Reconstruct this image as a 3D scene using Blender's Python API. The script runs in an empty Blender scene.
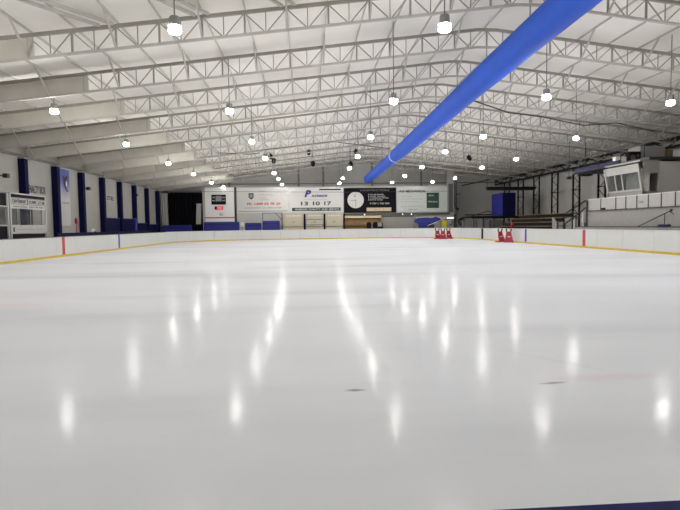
import bpy, math, random
from mathutils import Vector, Matrix
random.seed(4)
S = bpy.context.scene
COL = S.collection
PI = math.pi

# ---------------------------------------------------------------- camera maths
F = 515.0
EYE = Vector((0, 0, 1.53))
ROLL = 0.0125
VPX, VPY = 304 - 340, 226 - 255
cr, sr = math.cos(ROLL), math.sin(ROLL)
_u = VPX * cr - VPY * sr
_v = VPX * sr + VPY * cr
PITCH = math.atan2(-_v, F)
YAW = math.atan2(-_u, math.hypot(F, _v))
fwd = Vector((math.sin(YAW) * math.cos(PITCH), math.cos(YAW) * math.cos(PITCH), -math.sin(PITCH)))
right0 = Vector((math.cos(YAW), -math.sin(YAW), 0))
down0 = -right0.cross(fwd)
XC = cr * right0 + sr * down0
YC = -sr * right0 + cr * down0
cam_data = bpy.data.cameras.new('camera')
cam = bpy.data.objects.new('camera', cam_data)
COL.objects.link(cam)
M = Matrix((XC, -YC, -fwd)).transposed().to_4x4()
M.translation = EYE
cam.matrix_world = M
cam_data.sensor_fit = 'HORIZONTAL'
cam_data.sensor_width = 36.0
cam_data.lens = F / 680 * 36.0
cam_data.clip_start = 0.05
cam_data.clip_end = 400
S.camera = cam

# pixel on the photograph -> point of the hall, for one known coordinate
def at(x, y, X=None, Y=None, Z=None):
    d = XC * (x - 340) + YC * (y - 255) + fwd * F
    if X is not None: k = X / d.x
    elif Y is not None: k = Y / d.y
    else: k = (Z - EYE.z) / d.z
    return EYE + d * k
# ---------------------------------------------------------------- materials
def new_mat(name):
    m = bpy.data.materials.new(name)
    m.use_nodes = True
    nt = m.node_tree
    b = nt.nodes['Principled BSDF']
    return m, nt, b

def mat(name, c, rough=0.6, metal=0.0, var=0.06, scale=3.0, spec=None):
    m, nt, b = new_mat(name)
    b.inputs['Roughness'].default_value = rough
    b.inputs['Metallic'].default_value = metal
    if spec is not None:
        b.inputs['Specular IOR Level'].default_value = spec
    if var:
        tc = nt.nodes.new('ShaderNodeTexCoord')
        n = nt.nodes.new('ShaderNodeTexNoise')
        n.inputs['Scale'].default_value = scale
        n.inputs['Detail'].default_value = 4
        r = nt.nodes.new('ShaderNodeValToRGB')
        r.color_ramp.elements[0].position = 0.3
        r.color_ramp.elements[1].position = 0.7
        lo = [max(0, x * (1 - var)) for x in c]
        hi = [min(1, x * (1 + var)) for x in c]
        r.color_ramp.elements[0].color = (*lo, 1)
        r.color_ramp.elements[1].color = (*hi, 1)
        nt.links.new(tc.outputs['Object'], n.inputs['Vector'])
        nt.links.new(n.outputs['Fac'], r.inputs['Fac'])
        nt.links.new(r.outputs['Color'], b.inputs['Base Color'])
    else:
        b.inputs['Base Color'].default_value = (*c, 1)
    return m

def emit(name, c, s):
    m, nt, b = new_mat(name)
    b.inputs['Base Color'].default_value = (*c, 1)
    b.inputs['Emission Color'].default_value = (*c, 1)
    b.inputs['Emission Strength'].default_value = s
    return m

LAMP_POWER = 420.0
K = {}
K['roof'] = mat('roof_lining', (0.82, 0.79, 0.735), 0.7, var=0.04, scale=0.6)
K['steel'] = mat('truss_paint', (0.31, 0.29, 0.255), 0.55, var=0.08, scale=2)
K['steel_light'] = mat('truss_paint_pale', (0.50, 0.48, 0.435), 0.55, var=0.06, scale=2)
K['steel_dark'] = mat('weathered_steel', (0.20, 0.185, 0.165), 0.6, var=0.12, scale=3)
K['clad'] = mat('truss_cladding', (0.58, 0.55, 0.485), 0.7, var=0.07, scale=1.2)
K['black_steel'] = mat('black_steel', (0.022, 0.022, 0.024), 0.5, var=0.1)
K['booth'] = mat('booth_paint', (0.44, 0.43, 0.41), 0.55, var=0.04)
K['wall'] = mat('painted_wall', (0.38, 0.37, 0.335), 0.7, var=0.05, scale=0.8)
K['wall_right'] = mat('grey_wall_sheet', (0.46, 0.445, 0.42), 0.7, var=0.07, scale=0.7)
K['wall_far'] = mat('far_wall_sheet', (0.47, 0.46, 0.43), 0.7, var=0.08, scale=0.6)
K['navy'] = mat('navy_paint', (0.006, 0.006, 0.042), 0.7, var=0.08, spec=0.1)
K['navy_sheet'] = mat('navy_sheet', (0.008, 0.007, 0.05), 0.7, var=0.08)
K['cap_blue'] = mat('cap_rail_blue', (0.014, 0.016, 0.095), 0.7, var=0.05, spec=0.08)
K['blue'] = mat('royal_blue_vinyl', (0.011, 0.014, 0.19), 0.5, var=0.08)
K['duct'] = mat('duct_fabric', (0.016, 0.09, 0.56), 0.8, var=0.05, scale=1.5)
K['white'] = mat('white_sheet', (0.78, 0.775, 0.755), 0.45, var=0.02)
K['offwhite'] = mat('off_white_panel', (0.66, 0.65, 0.61), 0.55, var=0.04)
K['grey'] = mat('mid_grey', (0.30, 0.295, 0.28), 0.6, var=0.08)
K['dgrey'] = mat('dark_grey', (0.085, 0.082, 0.08), 0.6, var=0.1)
K['black'] = mat('black_matt', (0.010, 0.010, 0.012), 0.8, var=0.0, spec=0.15)
K['stand_wall'] = mat('platform_paint', (0.30, 0.285, 0.265), 0.6, var=0.04)
K['stand_panel'] = mat('balustrade_panel', (0.40, 0.385, 0.36), 0.55, var=0.05)
K['stand_frame'] = mat('window_frame_paint', (0.40, 0.385, 0.36), 0.5, var=0.03)
K['curtain'] = mat('black_curtain', (0.006, 0.006, 0.008), 0.95, var=0.1, spec=0.05)
K['pale_cloth'] = mat('pale_cloth', (0.42, 0.41, 0.38), 0.9, var=0.08)
K['red'] = mat('red_plastic', (0.33, 0.008, 0.028), 0.4, var=0.06)
K['red_paint'] = mat('red_line_paint', (0.50, 0.03, 0.04), 0.45, var=0.05)
K['blue_paint'] = mat('blue_line_paint', (0.03, 0.03, 0.33), 0.45, var=0.05)
K['yellow'] = mat('yellow_kick_plate', (0.62, 0.42, 0.035), 0.45, var=0.12, scale=6)
K['yellow_bin'] = mat('yellow_plastic', (0.50, 0.43, 0.05), 0.5, var=0.08)
K['board'] = mat('board_plastic', (0.62, 0.625, 0.605), 0.4, var=0.02, scale=0.5)
K['beige'] = mat('beige_laminate', (0.52, 0.47, 0.35), 0.55, var=0.04)
K['wood'] = mat('brown_ply', (0.26, 0.15, 0.06), 0.6, var=0.15, scale=4)
K['gold_wood'] = mat('golden_plank', (0.17, 0.105, 0.03), 0.55, var=0.2, scale=5)
K['cream'] = mat('cream_board', (0.68, 0.58, 0.36), 0.6, var=0.05)
K['sign_white'] = mat('sign_white', (0.60, 0.59, 0.56), 0.5, var=0.02)
K['sign_grey'] = mat('sign_pale_grey', (0.52, 0.54, 0.51), 0.5, var=0.03)
K['sign_black'] = mat('sign_black', (0.010, 0.008, 0.011), 0.8, var=0.0, spec=0.1)
K['ink_black'] = mat('ink_black', (0.02, 0.02, 0.025), 0.6, var=0.0)
K['ink_grey'] = mat('ink_grey', (0.25, 0.25, 0.26), 0.6, var=0.0)
K['ink_red'] = mat('ink_red', (0.55, 0.02, 0.06), 0.6, var=0.0)
K['ink_purple'] = mat('ink_purple', (0.045, 0.012, 0.20), 0.6, var=0.0)
K['ink_white'] = mat('ink_white', (0.70, 0.70, 0.68), 0.6, var=0.0)
K['ink_tan'] = mat('ink_tan', (0.55, 0.40, 0.24), 0.6, var=0.0)
K['green'] = mat('sign_green', (0.008, 0.04, 0.024), 0.5, var=0.05)
K['banner_blue'] = mat('banner_blue', (0.10, 0.12, 0.36), 0.8, var=0.06)
K['concrete'] = mat('concrete', (0.20, 0.195, 0.185), 0.85, var=0.12, scale=0.8)
K['alu'] = mat('aluminium', (0.55, 0.55, 0.54), 0.4, 0.6, var=0.03)
K['refractor'] = emit('lit_acrylic_refractor', (1.0, 0.985, 0.96), 250.0)
K['lens'] = emit('lit_lamp_lens', (1.0, 0.985, 0.96), LAMP_POWER)
K['tube_on'] = emit('lit_strip_lamp', (1.0, 0.98, 0.95), 3.0)
K['screen_red'] = emit('red_lit_display', (0.9, 0.05, 0.09), 0.35)
K['cable'] = mat('cable_black', (0.03, 0.03, 0.03), 0.7, var=0.0)
K['glass'] = None
m, nt, b = new_mat('window_glass')
b.inputs['Base Color'].default_value = (0.10, 0.11, 0.11, 1)
b.inputs['Roughness'].default_value = 0.03
b.inputs['Alpha'].default_value = 0.22
K['glass'] = m

# banner that fades from blue cloth at its head to white at its foot (printed gradient)
m, nt, b = new_mat('faded_banner_print')
tc = nt.nodes.new('ShaderNodeTexCoord'); sx = nt.nodes.new('ShaderNodeSeparateXYZ')
rp = nt.nodes.new('ShaderNodeValToRGB'); mr = nt.nodes.new('ShaderNodeMapRange')
mr.inputs['From Min'].default_value = 0.0; mr.inputs['From Max'].default_value = 4.5
nt.links.new(tc.outputs['Object'], sx.inputs[0]); nt.links.new(sx.outputs['Z'], mr.inputs['Value'])
nt.links.new(mr.outputs['Result'], rp.inputs['Fac']); nt.links.new(rp.outputs['Color'], b.inputs['Base Color'])
rp.color_ramp.elements[0].position = 0.42; rp.color_ramp.elements[0].color = (0.55, 0.54, 0.52, 1)
rp.color_ramp.elements[1].position = 0.72; rp.color_ramp.elements[1].color = (0.11, 0.13, 0.36, 1)
b.inputs['Roughness'].default_value = 0.8
K['banner'] = m

# ice
def ice_material():
    m, nt, b = new_mat('rink_ice')
    N, L = nt.nodes, nt.links
    tc = N.new('ShaderNodeTexCoord')
    def noise(scale, sx, sy, detail=4, rot=0.0):
        mp = N.new('ShaderNodeMapping')
        mp.inputs['Scale'].default_value = (sx, sy, 1)
        mp.inputs['Rotation'].default_value = (0, 0, rot)
        n = N.new('ShaderNodeTexNoise')
        n.inputs['Scale'].default_value = scale
        n.inputs['Detail'].default_value = detail
        L.new(tc.outputs['Object'], mp.inputs['Vector'])
        L.new(mp.outputs['Vector'], n.inputs['Vector'])
        return n.outputs['Fac']
    def ramp(fac, p0, c0, p1, c1):
        r = N.new('ShaderNodeValToRGB')
        r.color_ramp.elements[0].position = p0; r.color_ramp.elements[0].color = (*c0, 1)
        r.color_ramp.elements[1].position = p1; r.color_ramp.elements[1].color = (*c1, 1)
        L.new(fac, r.inputs['Fac'])
        return r.outputs['Color']
    def mix(mode, fac, a, c):
        x = N.new('ShaderNodeMix'); x.data_type = 'RGBA'; x.blend_type = mode
        if isinstance(fac, float): x.inputs['Factor'].default_value = fac
        else: L.new(fac, x.inputs['Factor'])
        L.new(a, x.inputs['A'])
        if isinstance(c, tuple): x.inputs['B'].default_value = (*c, 1)
        else: L.new(c, x.inputs['B'])
        return x.outputs['Result']
    base = ramp(noise(0.35, 0.35, 1.0), 0.3, (0.655, 0.665, 0.685), 0.7, (0.72, 0.73, 0.75))
    # old skate marks and flooding passes across the sheet
    band = ramp(noise(0.5, 0.16, 0.8, 7), 0.52, (1, 1, 1), 0.68, (0.87, 0.868, 0.872))
    base = mix('MULTIPLY', 1.0, base, band)
    # pink tint of a worn line under the ice, its own patch on the floor
    def blob(cx, cy, rx, ry, rot):
        mp = N.new('ShaderNodeMapping'); mp.vector_type = 'TEXTURE'
        mp.inputs['Location'].default_value = (cx, cy, 0)
        mp.inputs['Scale'].default_value = (rx, ry, 1)
        mp.inputs['Rotation'].default_value = (0, 0, rot)
        L.new(tc.outputs['Object'], mp.inputs['Vector'])
        g = N.new('ShaderNodeTexGradient'); g.gradient_type = 'SPHERICAL'
        L.new(mp.outputs['Vector'], g.inputs['Vector'])
        return g.outputs['Fac']
    for cx, cy, rx, ry, rot, col, amt in PINK:
        f = N.new('ShaderNodeMath'); f.operation = 'MULTIPLY'; f.inputs[1].default_value = amt
        L.new(blob(cx, cy, rx, ry, rot), f.inputs[0])
        base = mix('MIX', f.outputs[0], base, col)
    N.remove(b)
    dif = N.new('ShaderNodeBsdfDiffuse'); glo = N.new('ShaderNodeBsdfGlossy'); mx = N.new('ShaderNodeMixShader')
    L.new(base, dif.inputs['Color']); glo.inputs['Color'].default_value = (1, 1, 1, 1)
    fr = N.new('ShaderNodeFresnel'); fr.inputs['IOR'].default_value = 1.31
    cp = N.new('ShaderNodeMath'); cp.operation = 'MINIMUM'; cp.inputs[1].default_value = 0.05
    fh = N.new('ShaderNodeMath'); fh.operation = 'MULTIPLY'; fh.inputs[1].default_value = 0.12
    L.new(fr.outputs[0], fh.inputs[0]); L.new(fh.outputs[0], cp.inputs[0]); L.new(cp.outputs[0], mx.inputs[0])
    L.new(dif.outputs[0], mx.inputs[1]); L.new(glo.outputs[0], mx.inputs[2])
    L.new(mx.outputs[0], N['Material Output'].inputs['Surface'])
    rr = N.new('ShaderNodeMapRange')
    rr.inputs['From Min'].default_value = 0.35; rr.inputs['From Max'].default_value = 0.65
    rr.inputs['To Min'].default_value = 0.11; rr.inputs['To Max'].default_value = 0.18
    L.new(noise(0.6, 0.25, 1.0, 5), rr.inputs['Value'])
    L.new(rr.outputs['Result'], glo.inputs['Roughness'])
    # skate scratches
    bump = N.new('ShaderNodeBump'); bump.inputs['Strength'].default_value = 0.05
    bump.inputs['Distance'].default_value = 0.02
    add = N.new('ShaderNodeMath'); add.operation = 'ADD'
    L.new(noise(9, 0.25, 1.0, 5, 0.5), add.inputs[0]); L.new(noise(7, 1.0, 0.3, 5, 0.35), add.inputs[1])
    L.new(add.outputs[0], bump.inputs['Height'])
    L.new(bump.outputs['Normal'], glo.inputs['Normal'])
    return m
PINK = [(3.0, 4.82, 0.85, 0.16, 0.02, (0.64, 0.50, 0.53), 0.45),
        (2.75, 5.5, 1.0, 0.07, -0.94, (0.60, 0.54, 0.56), 0.35),
        (-6.2, 10.85, 1.8, 0.25, 0.0, (0.72, 0.58, 0.58), 0.6),
        (-6.4, 12.8, 2.0, 0.2, 0.0, (0.74, 0.64, 0.64), 0.5),
        (0.45, 4.69, 0.12, 0.05, 0.0, (0.12, 0.12, 0.12), 0.9),
        (2.35, 4.7, 0.18, 0.04, 0.1, (0.2, 0.17, 0.18), 0.9)]
K['ice'] = ice_material()

# ---------------------------------------------------------------- mesh builder
class MB:
    def __init__(s):
        s.v, s.f, s.sm = [], [], []
    def add(s, vs, fs, smooth=False):
        o = len(s.v)
        s.v += [tuple(p) for p in vs]
        s.f += [tuple(i + o for i in f) for f in fs]
        s.sm += [smooth] * len(fs)
        return s
    def box(s, x0, x1, y0, y1, z0, z1):
        vs = [(x, y, z) for z in (z0, z1) for y in (y0, y1) for x in (x0, x1)]
        return s.add(vs, [(0, 2, 3, 1), (4, 5, 7, 6), (0, 1, 5, 4), (2, 6, 7, 3), (0, 4, 6, 2), (1, 3, 7, 5)])
    def hexa(s, bottom, top):
        vs = list(bottom) + list(top)
        return s.add(vs, [(3, 2, 1, 0), (4, 5, 6, 7), (0, 1, 5, 4), (1, 2, 6, 5), (2, 3, 7, 6), (3, 0, 4, 7)])
    def bar(s, a, b, w, h=None, n=4, up=(0, 0, 1)):
        a, b = Vector(a), Vector(b)
        d = (b - a).normalized()
        u = Vector(up)
        if abs(d.dot(u)) > 0.95: u = Vector((0, 1, 0))
        p = d.cross(u).normalized(); q = p.cross(d).normalized()
        h = w if h is None else h
        if n == 4:
            cs = [(-.5, -.5), (.5, -.5), (.5, .5), (-.5, .5)]
        else:
            cs = [(.5 * math.cos(2 * PI * k / n), .5 * math.sin(2 * PI * k / n)) for k in range(n)]
        vs = [e + p * (x * w) + q * (y * h) for e in (a, b) for x, y in cs]
        fs = [tuple(range(n - 1, -1, -1)), tuple(range(n, 2 * n))]
        s.add(vs, fs)
        base = len(s.v) - 2 * n
        for k in range(n):
            s.f.append((base + k, base + (k + 1) % n, base + n + (k + 1) % n, base + n + k)); s.sm.append(n > 6)
        return s
    def tube(s, pts, r, n=8):
        pts = [Vector(p) for p in pts]
        rings = []
        for i, p in enumerate(pts):
            d = (pts[min(i + 1, len(pts) - 1)] - pts[max(i - 1, 0)]).normalized()
            u = Vector((0, 0, 1)) if abs(d.z) < 0.9 else Vector((0, 1, 0))
            a = d.cross(u).normalized(); c = a.cross(d)
            rr = r[i] if isinstance(r, (list, tuple)) else r
            rings.append([p + a * rr * math.cos(2 * PI * k / n) + c * rr * math.sin(2 * PI * k / n) for k in range(n)])
        vs = [v for rg in rings for v in rg]
        fs = [(i * n + k, i * n + (k + 1) % n, (i + 1) * n + (k + 1) % n, (i + 1) * n + k) for i in range(len(pts) - 1) for k in range(n)]
        s.add(vs, fs, True)
        s.add(rings[0], [tuple(range(n - 1, -1, -1))]); s.add(rings[-1], [tuple(range(n))])
        return s
    def lathe(s, prof, c=(0, 0, 0), n=20, cap=True):
        vs = [(c[0] + r * math.cos(2 * PI * k / n), c[1] + r * math.sin(2 * PI * k / n), c[2] + z) for r, z in prof for k in range(n)]
        fs = [(i * n + k, i * n + (k + 1) % n, (i + 1) * n + (k + 1) % n, (i + 1) * n + k) for i in range(len(prof) - 1) for k in range(n)]
        s.add(vs, fs, True)
        if cap:
            s.add(vs[:n], [tuple(range(n - 1, -1, -1))]); s.add(vs[-n:], [tuple(range(n))])
        return s
    def ball(s, c, r, n=14, m=8, sz=1.0):
        prof = [(max(1e-4, r * math.sin(PI * i / m)), -r * sz * math.cos(PI * i / m)) for i in range(m + 1)]
        return s.lathe(prof, c, n, False)
    def disc_y(s, cx, cz, y0, y1, r, n=40):
        a = [(cx + r * math.cos(2 * PI * k / n), y0, cz + r * math.sin(2 * PI * k / n)) for k in range(n)]
        b = [(p[0], y1, p[2]) for p in a]
        s.add(a + b, [tuple(range(n)), tuple(range(2 * n - 1, n - 1, -1))] + [(k, k + n, (k + 1) % n + n, (k + 1) % n) for k in range(n)])
        return s
    def poly_y(s, pts, y0, y1):
        n = len(pts)
        a = [(x, y0, z) for x, z in pts]; b = [(x, y1, z) for x, z in pts]
        return s.add(a + b, [tuple(range(n)), tuple(range(2 * n - 1, n - 1, -1))] + [(k, k + n, (k + 1) % n + n, (k + 1) % n) for k in range(n)])
    def poly_x(s, pts, x0, x1):
        n = len(pts)
        a = [(x0, y, z) for y, z in pts]; b = [(x1, y, z) for y, z in pts]
        return s.add(a + b, [tuple(range(n)), tuple(range(2 * n - 1, n - 1, -1))] + [(k, k + n, (k + 1) % n + n, (k + 1) % n) for k in range(n)])
    def build(s, name, m, parent=None):
        off = Vector((0, 0, 0)); p = parent
        while p is not None:
            off += p.location; p = p.parent
        me = bpy.data.meshes.new(name)
        me.from_pydata([Vector(v) - off for v in s.v], [], s.f)
        me.update()
        import bmesh
        bm = bmesh.new(); bm.from_mesh(me)
        bmesh.ops.recalc_face_normals(bm, faces=bm.faces)
        bm.to_mesh(me); bm.free()
        me.polygons.foreach_set('use_smooth', s.sm)
        me.materials.append(K[m])
        o = bpy.data.objects.new(name, me)
        COL.objects.link(o)
        o.parent = parent
        return o

def tag(o, label=None, cat=None, group=None, kind=None):
    if label: o['label'] = label
    if cat: o['category'] = cat
    if group: o['group'] = group
    if kind: o['kind'] = kind
    return o
def thing(name, label, cat, loc=(0, 0, 0), group=None):
    o = bpy.data.objects.new(name, None); COL.objects.link(o)
    o.empty_display_size = 0.2
    o.location = loc
    return tag(o, label, cat, group)
def kids(o):
    return [c for c in bpy.data.objects if c.parent == o]
def copy_tree(o, label=None, parent=None):
    c = o.copy(); COL.objects.link(c)
    if parent is not None: c.parent = parent
    if label: c['label'] = label
    for ch in kids(o): copy_tree(ch, None, c)
    return c
def struct(o):
    o['kind'] = 'structure'; return o
def box(*a):
    return MB().box(*a)

def text(name, body, m, parent, origin, w, h, facing='-Y', shear=0.0, depth=0.006, bold=0.0):
    """lettering as a mesh; origin = left end of the baseline, w x h the size of the line"""
    cu = bpy.data.curves.new('t', 'FONT'); cu.body = body; cu.size = 1.0; cu.extrude = 0.0
    cu.shear = shear; cu.offset = bold; cu.resolution_u = 3
    to = bpy.data.objects.new('t', cu); COL.objects.link(to)
    bpy.context.view_layer.update()
    me = bpy.data.meshes.new_from_object(to.evaluated_get(bpy.context.evaluated_depsgraph_get()))
    bpy.data.objects.remove(to); bpy.data.curves.remove(cu)
    xs = [v.co.x for v in me.vertices]; ys = [v.co.y for v in me.vertices]
    x0, x1, y0, y1 = min(xs), max(xs), min(ys), max(ys)
    vs = [((v.co.x - x0) / (x1 - x0) * w, (v.co.y - y0) / max(1e-6, (y1 - y0)) * h) for v in me.vertices]
    fs = [tuple(p.vertices) for p in me.polygons]
    bpy.data.meshes.remove(me)
    mb = MB(); o = Vector(origin); n = len(vs)
    if facing == '-Y':
        front = [(o.x + a, o.y, o.z + c) for a, c in vs]; back = [(o.x + a, o.y + depth, o.z + c) for a, c in vs]
    else:   # facing +X
        front = [(o.x, o.y + a, o.z + c) for a, c in vs]; back = [(o.x - depth, o.y + a, o.z + c) for a, c in vs]
    mb.add(front, fs)
    edge = {}
    for f in fs:
        for i in range(len(f)):
            e = (f[i], f[(i + 1) % len(f)]); k = tuple(sorted(e))
            edge[k] = None if k in edge else e
    sides = [e for e in edge.values() if e]
    mb.add(front + back, [(a, c, c + n, a + n) for a, c in sides])
    return mb.build(name, m, parent)

# ---------------------------------------------------------------- geometry of the hall
XL, XR, XRIDGE = -17.15, 25.5, 7.72
SL, SR = 0.121, 0.119
ZR = 9.70                      # top chord at the ridge
DEP = 0.78
PB = 1.362                     # truss bay
Y0, DY = 17.3, 4.15
def ztop(x):
    z = ZR - (SL * (XRIDGE - x) if x < XRIDGE else SR * (x - XRIDGE))
    return min(z, ZR - 0.05)

# floor, ceiling, walls
struct(box(-18, 27, -6, 68, -0.30, -0.03).build('floor', 'concrete'))
def ring(inset, x0=-13.3, x1=16.85, y0=0.70, y1=59.0, r=8.4, n=14):
    x0 += inset; x1 -= inset; y0 += inset; y1 -= inset; r -= inset
    pts = []
    for cx, cy, a0 in ((x1 - r, y0 + r, -PI / 2), (x1 - r, y1 - r, 0), (x0 + r, y1 - r, PI / 2), (x0 + r, y0 + r, PI)):
        for k in range(n + 1):
            a = a0 + PI / 2 * k / n
            pts.append((cx + r * math.cos(a), cy + r * math.sin(a)))
    return pts
pts = ring(-0.02)
n = len(pts)
mb = MB(); mb.add([(x, y, 0) for x, y in pts] + [(x, y, -0.03) for x, y in pts],
                  [tuple(range(n))] + [(k, k + n, (k + 1) % n + n, (k + 1) % n) for k in range(n)])
ice = struct(mb.build('floor_ice', 'ice'))
ice['label'] = 'white ice sheet of the rink with blurred lamp reflections'

ceil_parts = []
for (xa, xb) in ((-17.6, XRIDGE), (XRIDGE, 27.0)):
    za = ZR - (SL if xa < XRIDGE else SR) * abs(XRIDGE - xa) + 0.16
    zb = ZR - (SL if xb < XRIDGE else SR) * abs(XRIDGE - xb) + 0.16
    ceil_parts.append(struct(MB().hexa([(xa, -6, za), (xb, -6, zb), (xb, 68, zb), (xa, 68, za)],
                 [(xa, -6, za + .12), (xb, -6, zb + .12), (xb, 68, zb + .12), (xa, 68, za + .12)]).build('ceiling', 'roof')))
ceiling = ceil_parts[0]
node_x = [XRIDGE + PB * k for k in range(-18, 14)]
for x in node_x:
    zz = ztop(x) + 0.06
    MB().box(x - .015, x + .015, -5.8, 67.4, zz + .02, zz + 0.10).build('purlin', 'steel_light', ceil_parts[0 if x <= XRIDGE else 1])

wl = struct(box(-17.6, -17.35, -6, 68, -0.3, 6.85).build('wall_left', 'wall'))
struct(box(26.4, 26.7, -6, 68, -0.3, 7.6).build('wall_right', 'wall_right'))
def gable(y0, y1):
    return MB().poly_y([(-17.35, -0.3), (26.4, -0.3), (26.4, ZR - SR * (26.4 - XRIDGE) + .16), (XRIDGE, ZR + .16), (-17.35, ZR - SL * (XRIDGE + 17.35) + .16)], y0, y1)
wf = struct(gable(67.5, 67.7).build('wall_far', 'wall_far'))
struct(gable(-6, -5.7).build('wall_near', 'wall'))
for x in (-9.5, -0.6, 2.6, 9.0, 15.5):
    box(x - .12, x + .12, 67.35, 67.5, 0, ztop(x) + .1).build('wall_post', 'steel_dark', wf)
box(-17.3, 26.3, 67.4, 67.5, 6.95, 7.08).build('wall_rail', 'steel_dark', wf)
# eaves beam along the left wall
eb = MB()
eb.bar((-17.25, -5, 6.05), (-17.25, 67.4, 6.05), 0.10, 0.16)
eb.build('eaves_beam', 'steel_dark', wl)

# columns on the left wall
for k in range(2, 12):
    y = Y0 + DY * k - 0.75
    ordn = ['', '', '', '', 'first', 'second', 'third', 'fourth', 'fifth', 'sixth', 'seventh', 'eighth']
    if k < 4: continue
    where = {4: 'rising behind the penalty box booth, nearest of the row',
             5: 'just before the hanging figure skating banner',
             6: 'just beyond the hanging figure skating banner',
             11: 'last of the row, next to the far black curtain'}.get(k, '%s of the row counted from the penalty box' % ordn[k - 3])
    t = thing('wall_column', 'navy blue steel column on the left wall, ' + where, 'column', (-17.1, y, 0), 'navy wall columns')
    mb = MB()
    mb.box(-17.35, -16.95, y - .2, y + .2, -0.03, 5.85)
    mb.build('shaft', 'navy', t)
    mb = MB(); mb.box(-17.34, -16.9, y - .25, y + .25, 5.85, 5.92); mb.build('cap_plate', 'steel', t)

# ---------------------------------------------------------------- roof trusses
def chord(mb, zoff, w, h):
    xs = [XL - .2, XRIDGE - 0.42, XRIDGE + 0.42, XR + .3]
    for a, c in zip(xs, xs[1:]):
        mb.bar((a, 0, ztop(a) + zoff), (c, 0, ztop(c) + zoff), w, h)
    return mb
CLADX = -8.45
def truss_pieces(parity):
    P = []
    P.append(('top_chord', 'steel', chord(MB(), -0.07, 0.09, 0.11)))
    P.append(('bottom_chord', 'steel_light', chord(MB(), -DEP, 0.08, 0.08)))
    for k in range(-12, 14):
        x = XRIDGE + PB * k
        P.append(('post', 'steel', MB().bar((x, 0, ztop(x) - .12), (x, 0, ztop(x) - DEP + .03), 0.06)))
        if k < 13:
            xm = x + PB / 2
            P.append(('post', 'steel', MB().bar((xm, 0, ztop(xm) - .12), (xm, 0, ztop(xm) - DEP + .03), 0.03)))
            P.append(('diagonal', 'steel', MB().bar((x + .05, 0.02, ztop(x) - .14), (xm - .06, 0.02, ztop(xm) - DEP + .05), 0.032)))
            P.append(('diagonal', 'steel', MB().bar((x + PB - .05, 0.02, ztop(x + PB) - .14), (xm + .06, 0.02, ztop(xm) - DEP + .05), 0.032)))
    # sheeted end by the left wall
    a, c = XL - .15, CLADX
    pb = MB()
    pb.hexa([(a, -.03, ztop(a) - DEP + .04), (c, -.03, ztop(c) - DEP + .04), (c, .03, ztop(c) - DEP + .04), (a, .03, ztop(a) - DEP + .04)],
            [(a, -.03, ztop(a) - .14), (c, -.03, ztop(c) - .14), (c, .03, ztop(c) - .14), (a, .03, ztop(a) - .14)])
    P.append(('cladding_panel', 'clad', pb))
    for k in range(-18 + (parity), 14, 2):
        x = XRIDGE + PB * k
        if x < XL + .3: continue
        P.append(('fly_brace', 'steel_light', MB().bar((x, -.02, ztop(x) - DEP + .02), (x, -1.0, ztop(x) + .10), 0.06)))
    return P
def truss_detailed(parity):
    t = thing('roof_truss', None, 'roof truss', (0, 0, 0), 'white roof trusses')
    for nm, m_, mb in truss_pieces(parity): mb.build(nm, m_, t)
    return t
def truss_simple(parity):
    mats, allmb, idx = [], MB(), []
    for nm, m_, mb in truss_pieces(parity):
        if m_ not in mats: mats.append(m_)
        idx += [mats.index(m_)] * len(mb.f)
        allmb.add(mb.v, mb.f)
    o = allmb.build('roof_truss', mats[0])
    for m_ in mats[1:]: o.data.materials.append(K[m_])
    o.data.polygons.foreach_set('material_index', idx)
    o.data.update()
    return tag(o, None, 'roof truss', 'white roof trusses')
ORD = ['nearest', 'second', 'third', 'fourth', 'fifth', 'sixth', 'seventh', 'eighth', 'ninth', 'tenth', 'eleventh', 'twelfth', 'thirteenth', 'fourteenth', 'fifteenth', 'sixteenth']
proto = {}
for k in range(12):
    key = (k < 7, k % 2)
    lab = ('nearest pale steel lattice truss under the roof, largest at the top of the photo' if k == 0 else
           'farthest pale steel lattice truss, close to the far end wall' if k == 11 else
           'pale steel lattice roof truss, %s one counted from the camera' % ORD[k])
    if key not in proto:
        proto[key] = truss_detailed(k % 2) if key[0] else truss_simple(k % 2)
        o = proto[key]; o['label'] = lab
    else:
        o = copy_tree(proto[key], lab)
    o.location = (0, Y0 + DY * k, 0)

# diagonal roof bracing in front of the nearest truss
for i, (a, c, lab) in enumerate([((-6.38, 17.2), (-8.0, 14.4), 'pair of pale steel roof braces at the upper left, leftmost of three'),
                                 ((-3.39, 17.2), (-5.0, 14.4), 'pair of pale steel roof braces left of the second lamp row, middle of three'),
                                 ((-0.60, 17.2), (-2.2, 14.4), 'pair of pale steel roof braces near the top centre, rightmost of three')]):
    t = thing('roof_brace', lab, 'roof brace', (a[0], a[1], ztop(a[0])), 'diagonal roof braces')
    for d in (0.0, 0.42):
        MB().bar((a[0] + d, a[1], ztop(a[0] + d) - .03), (c[0] + d, c[1], ztop(c[0] + d) - .03), 0.09, 0.09).build('rod', 'steel_light', t)

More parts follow.
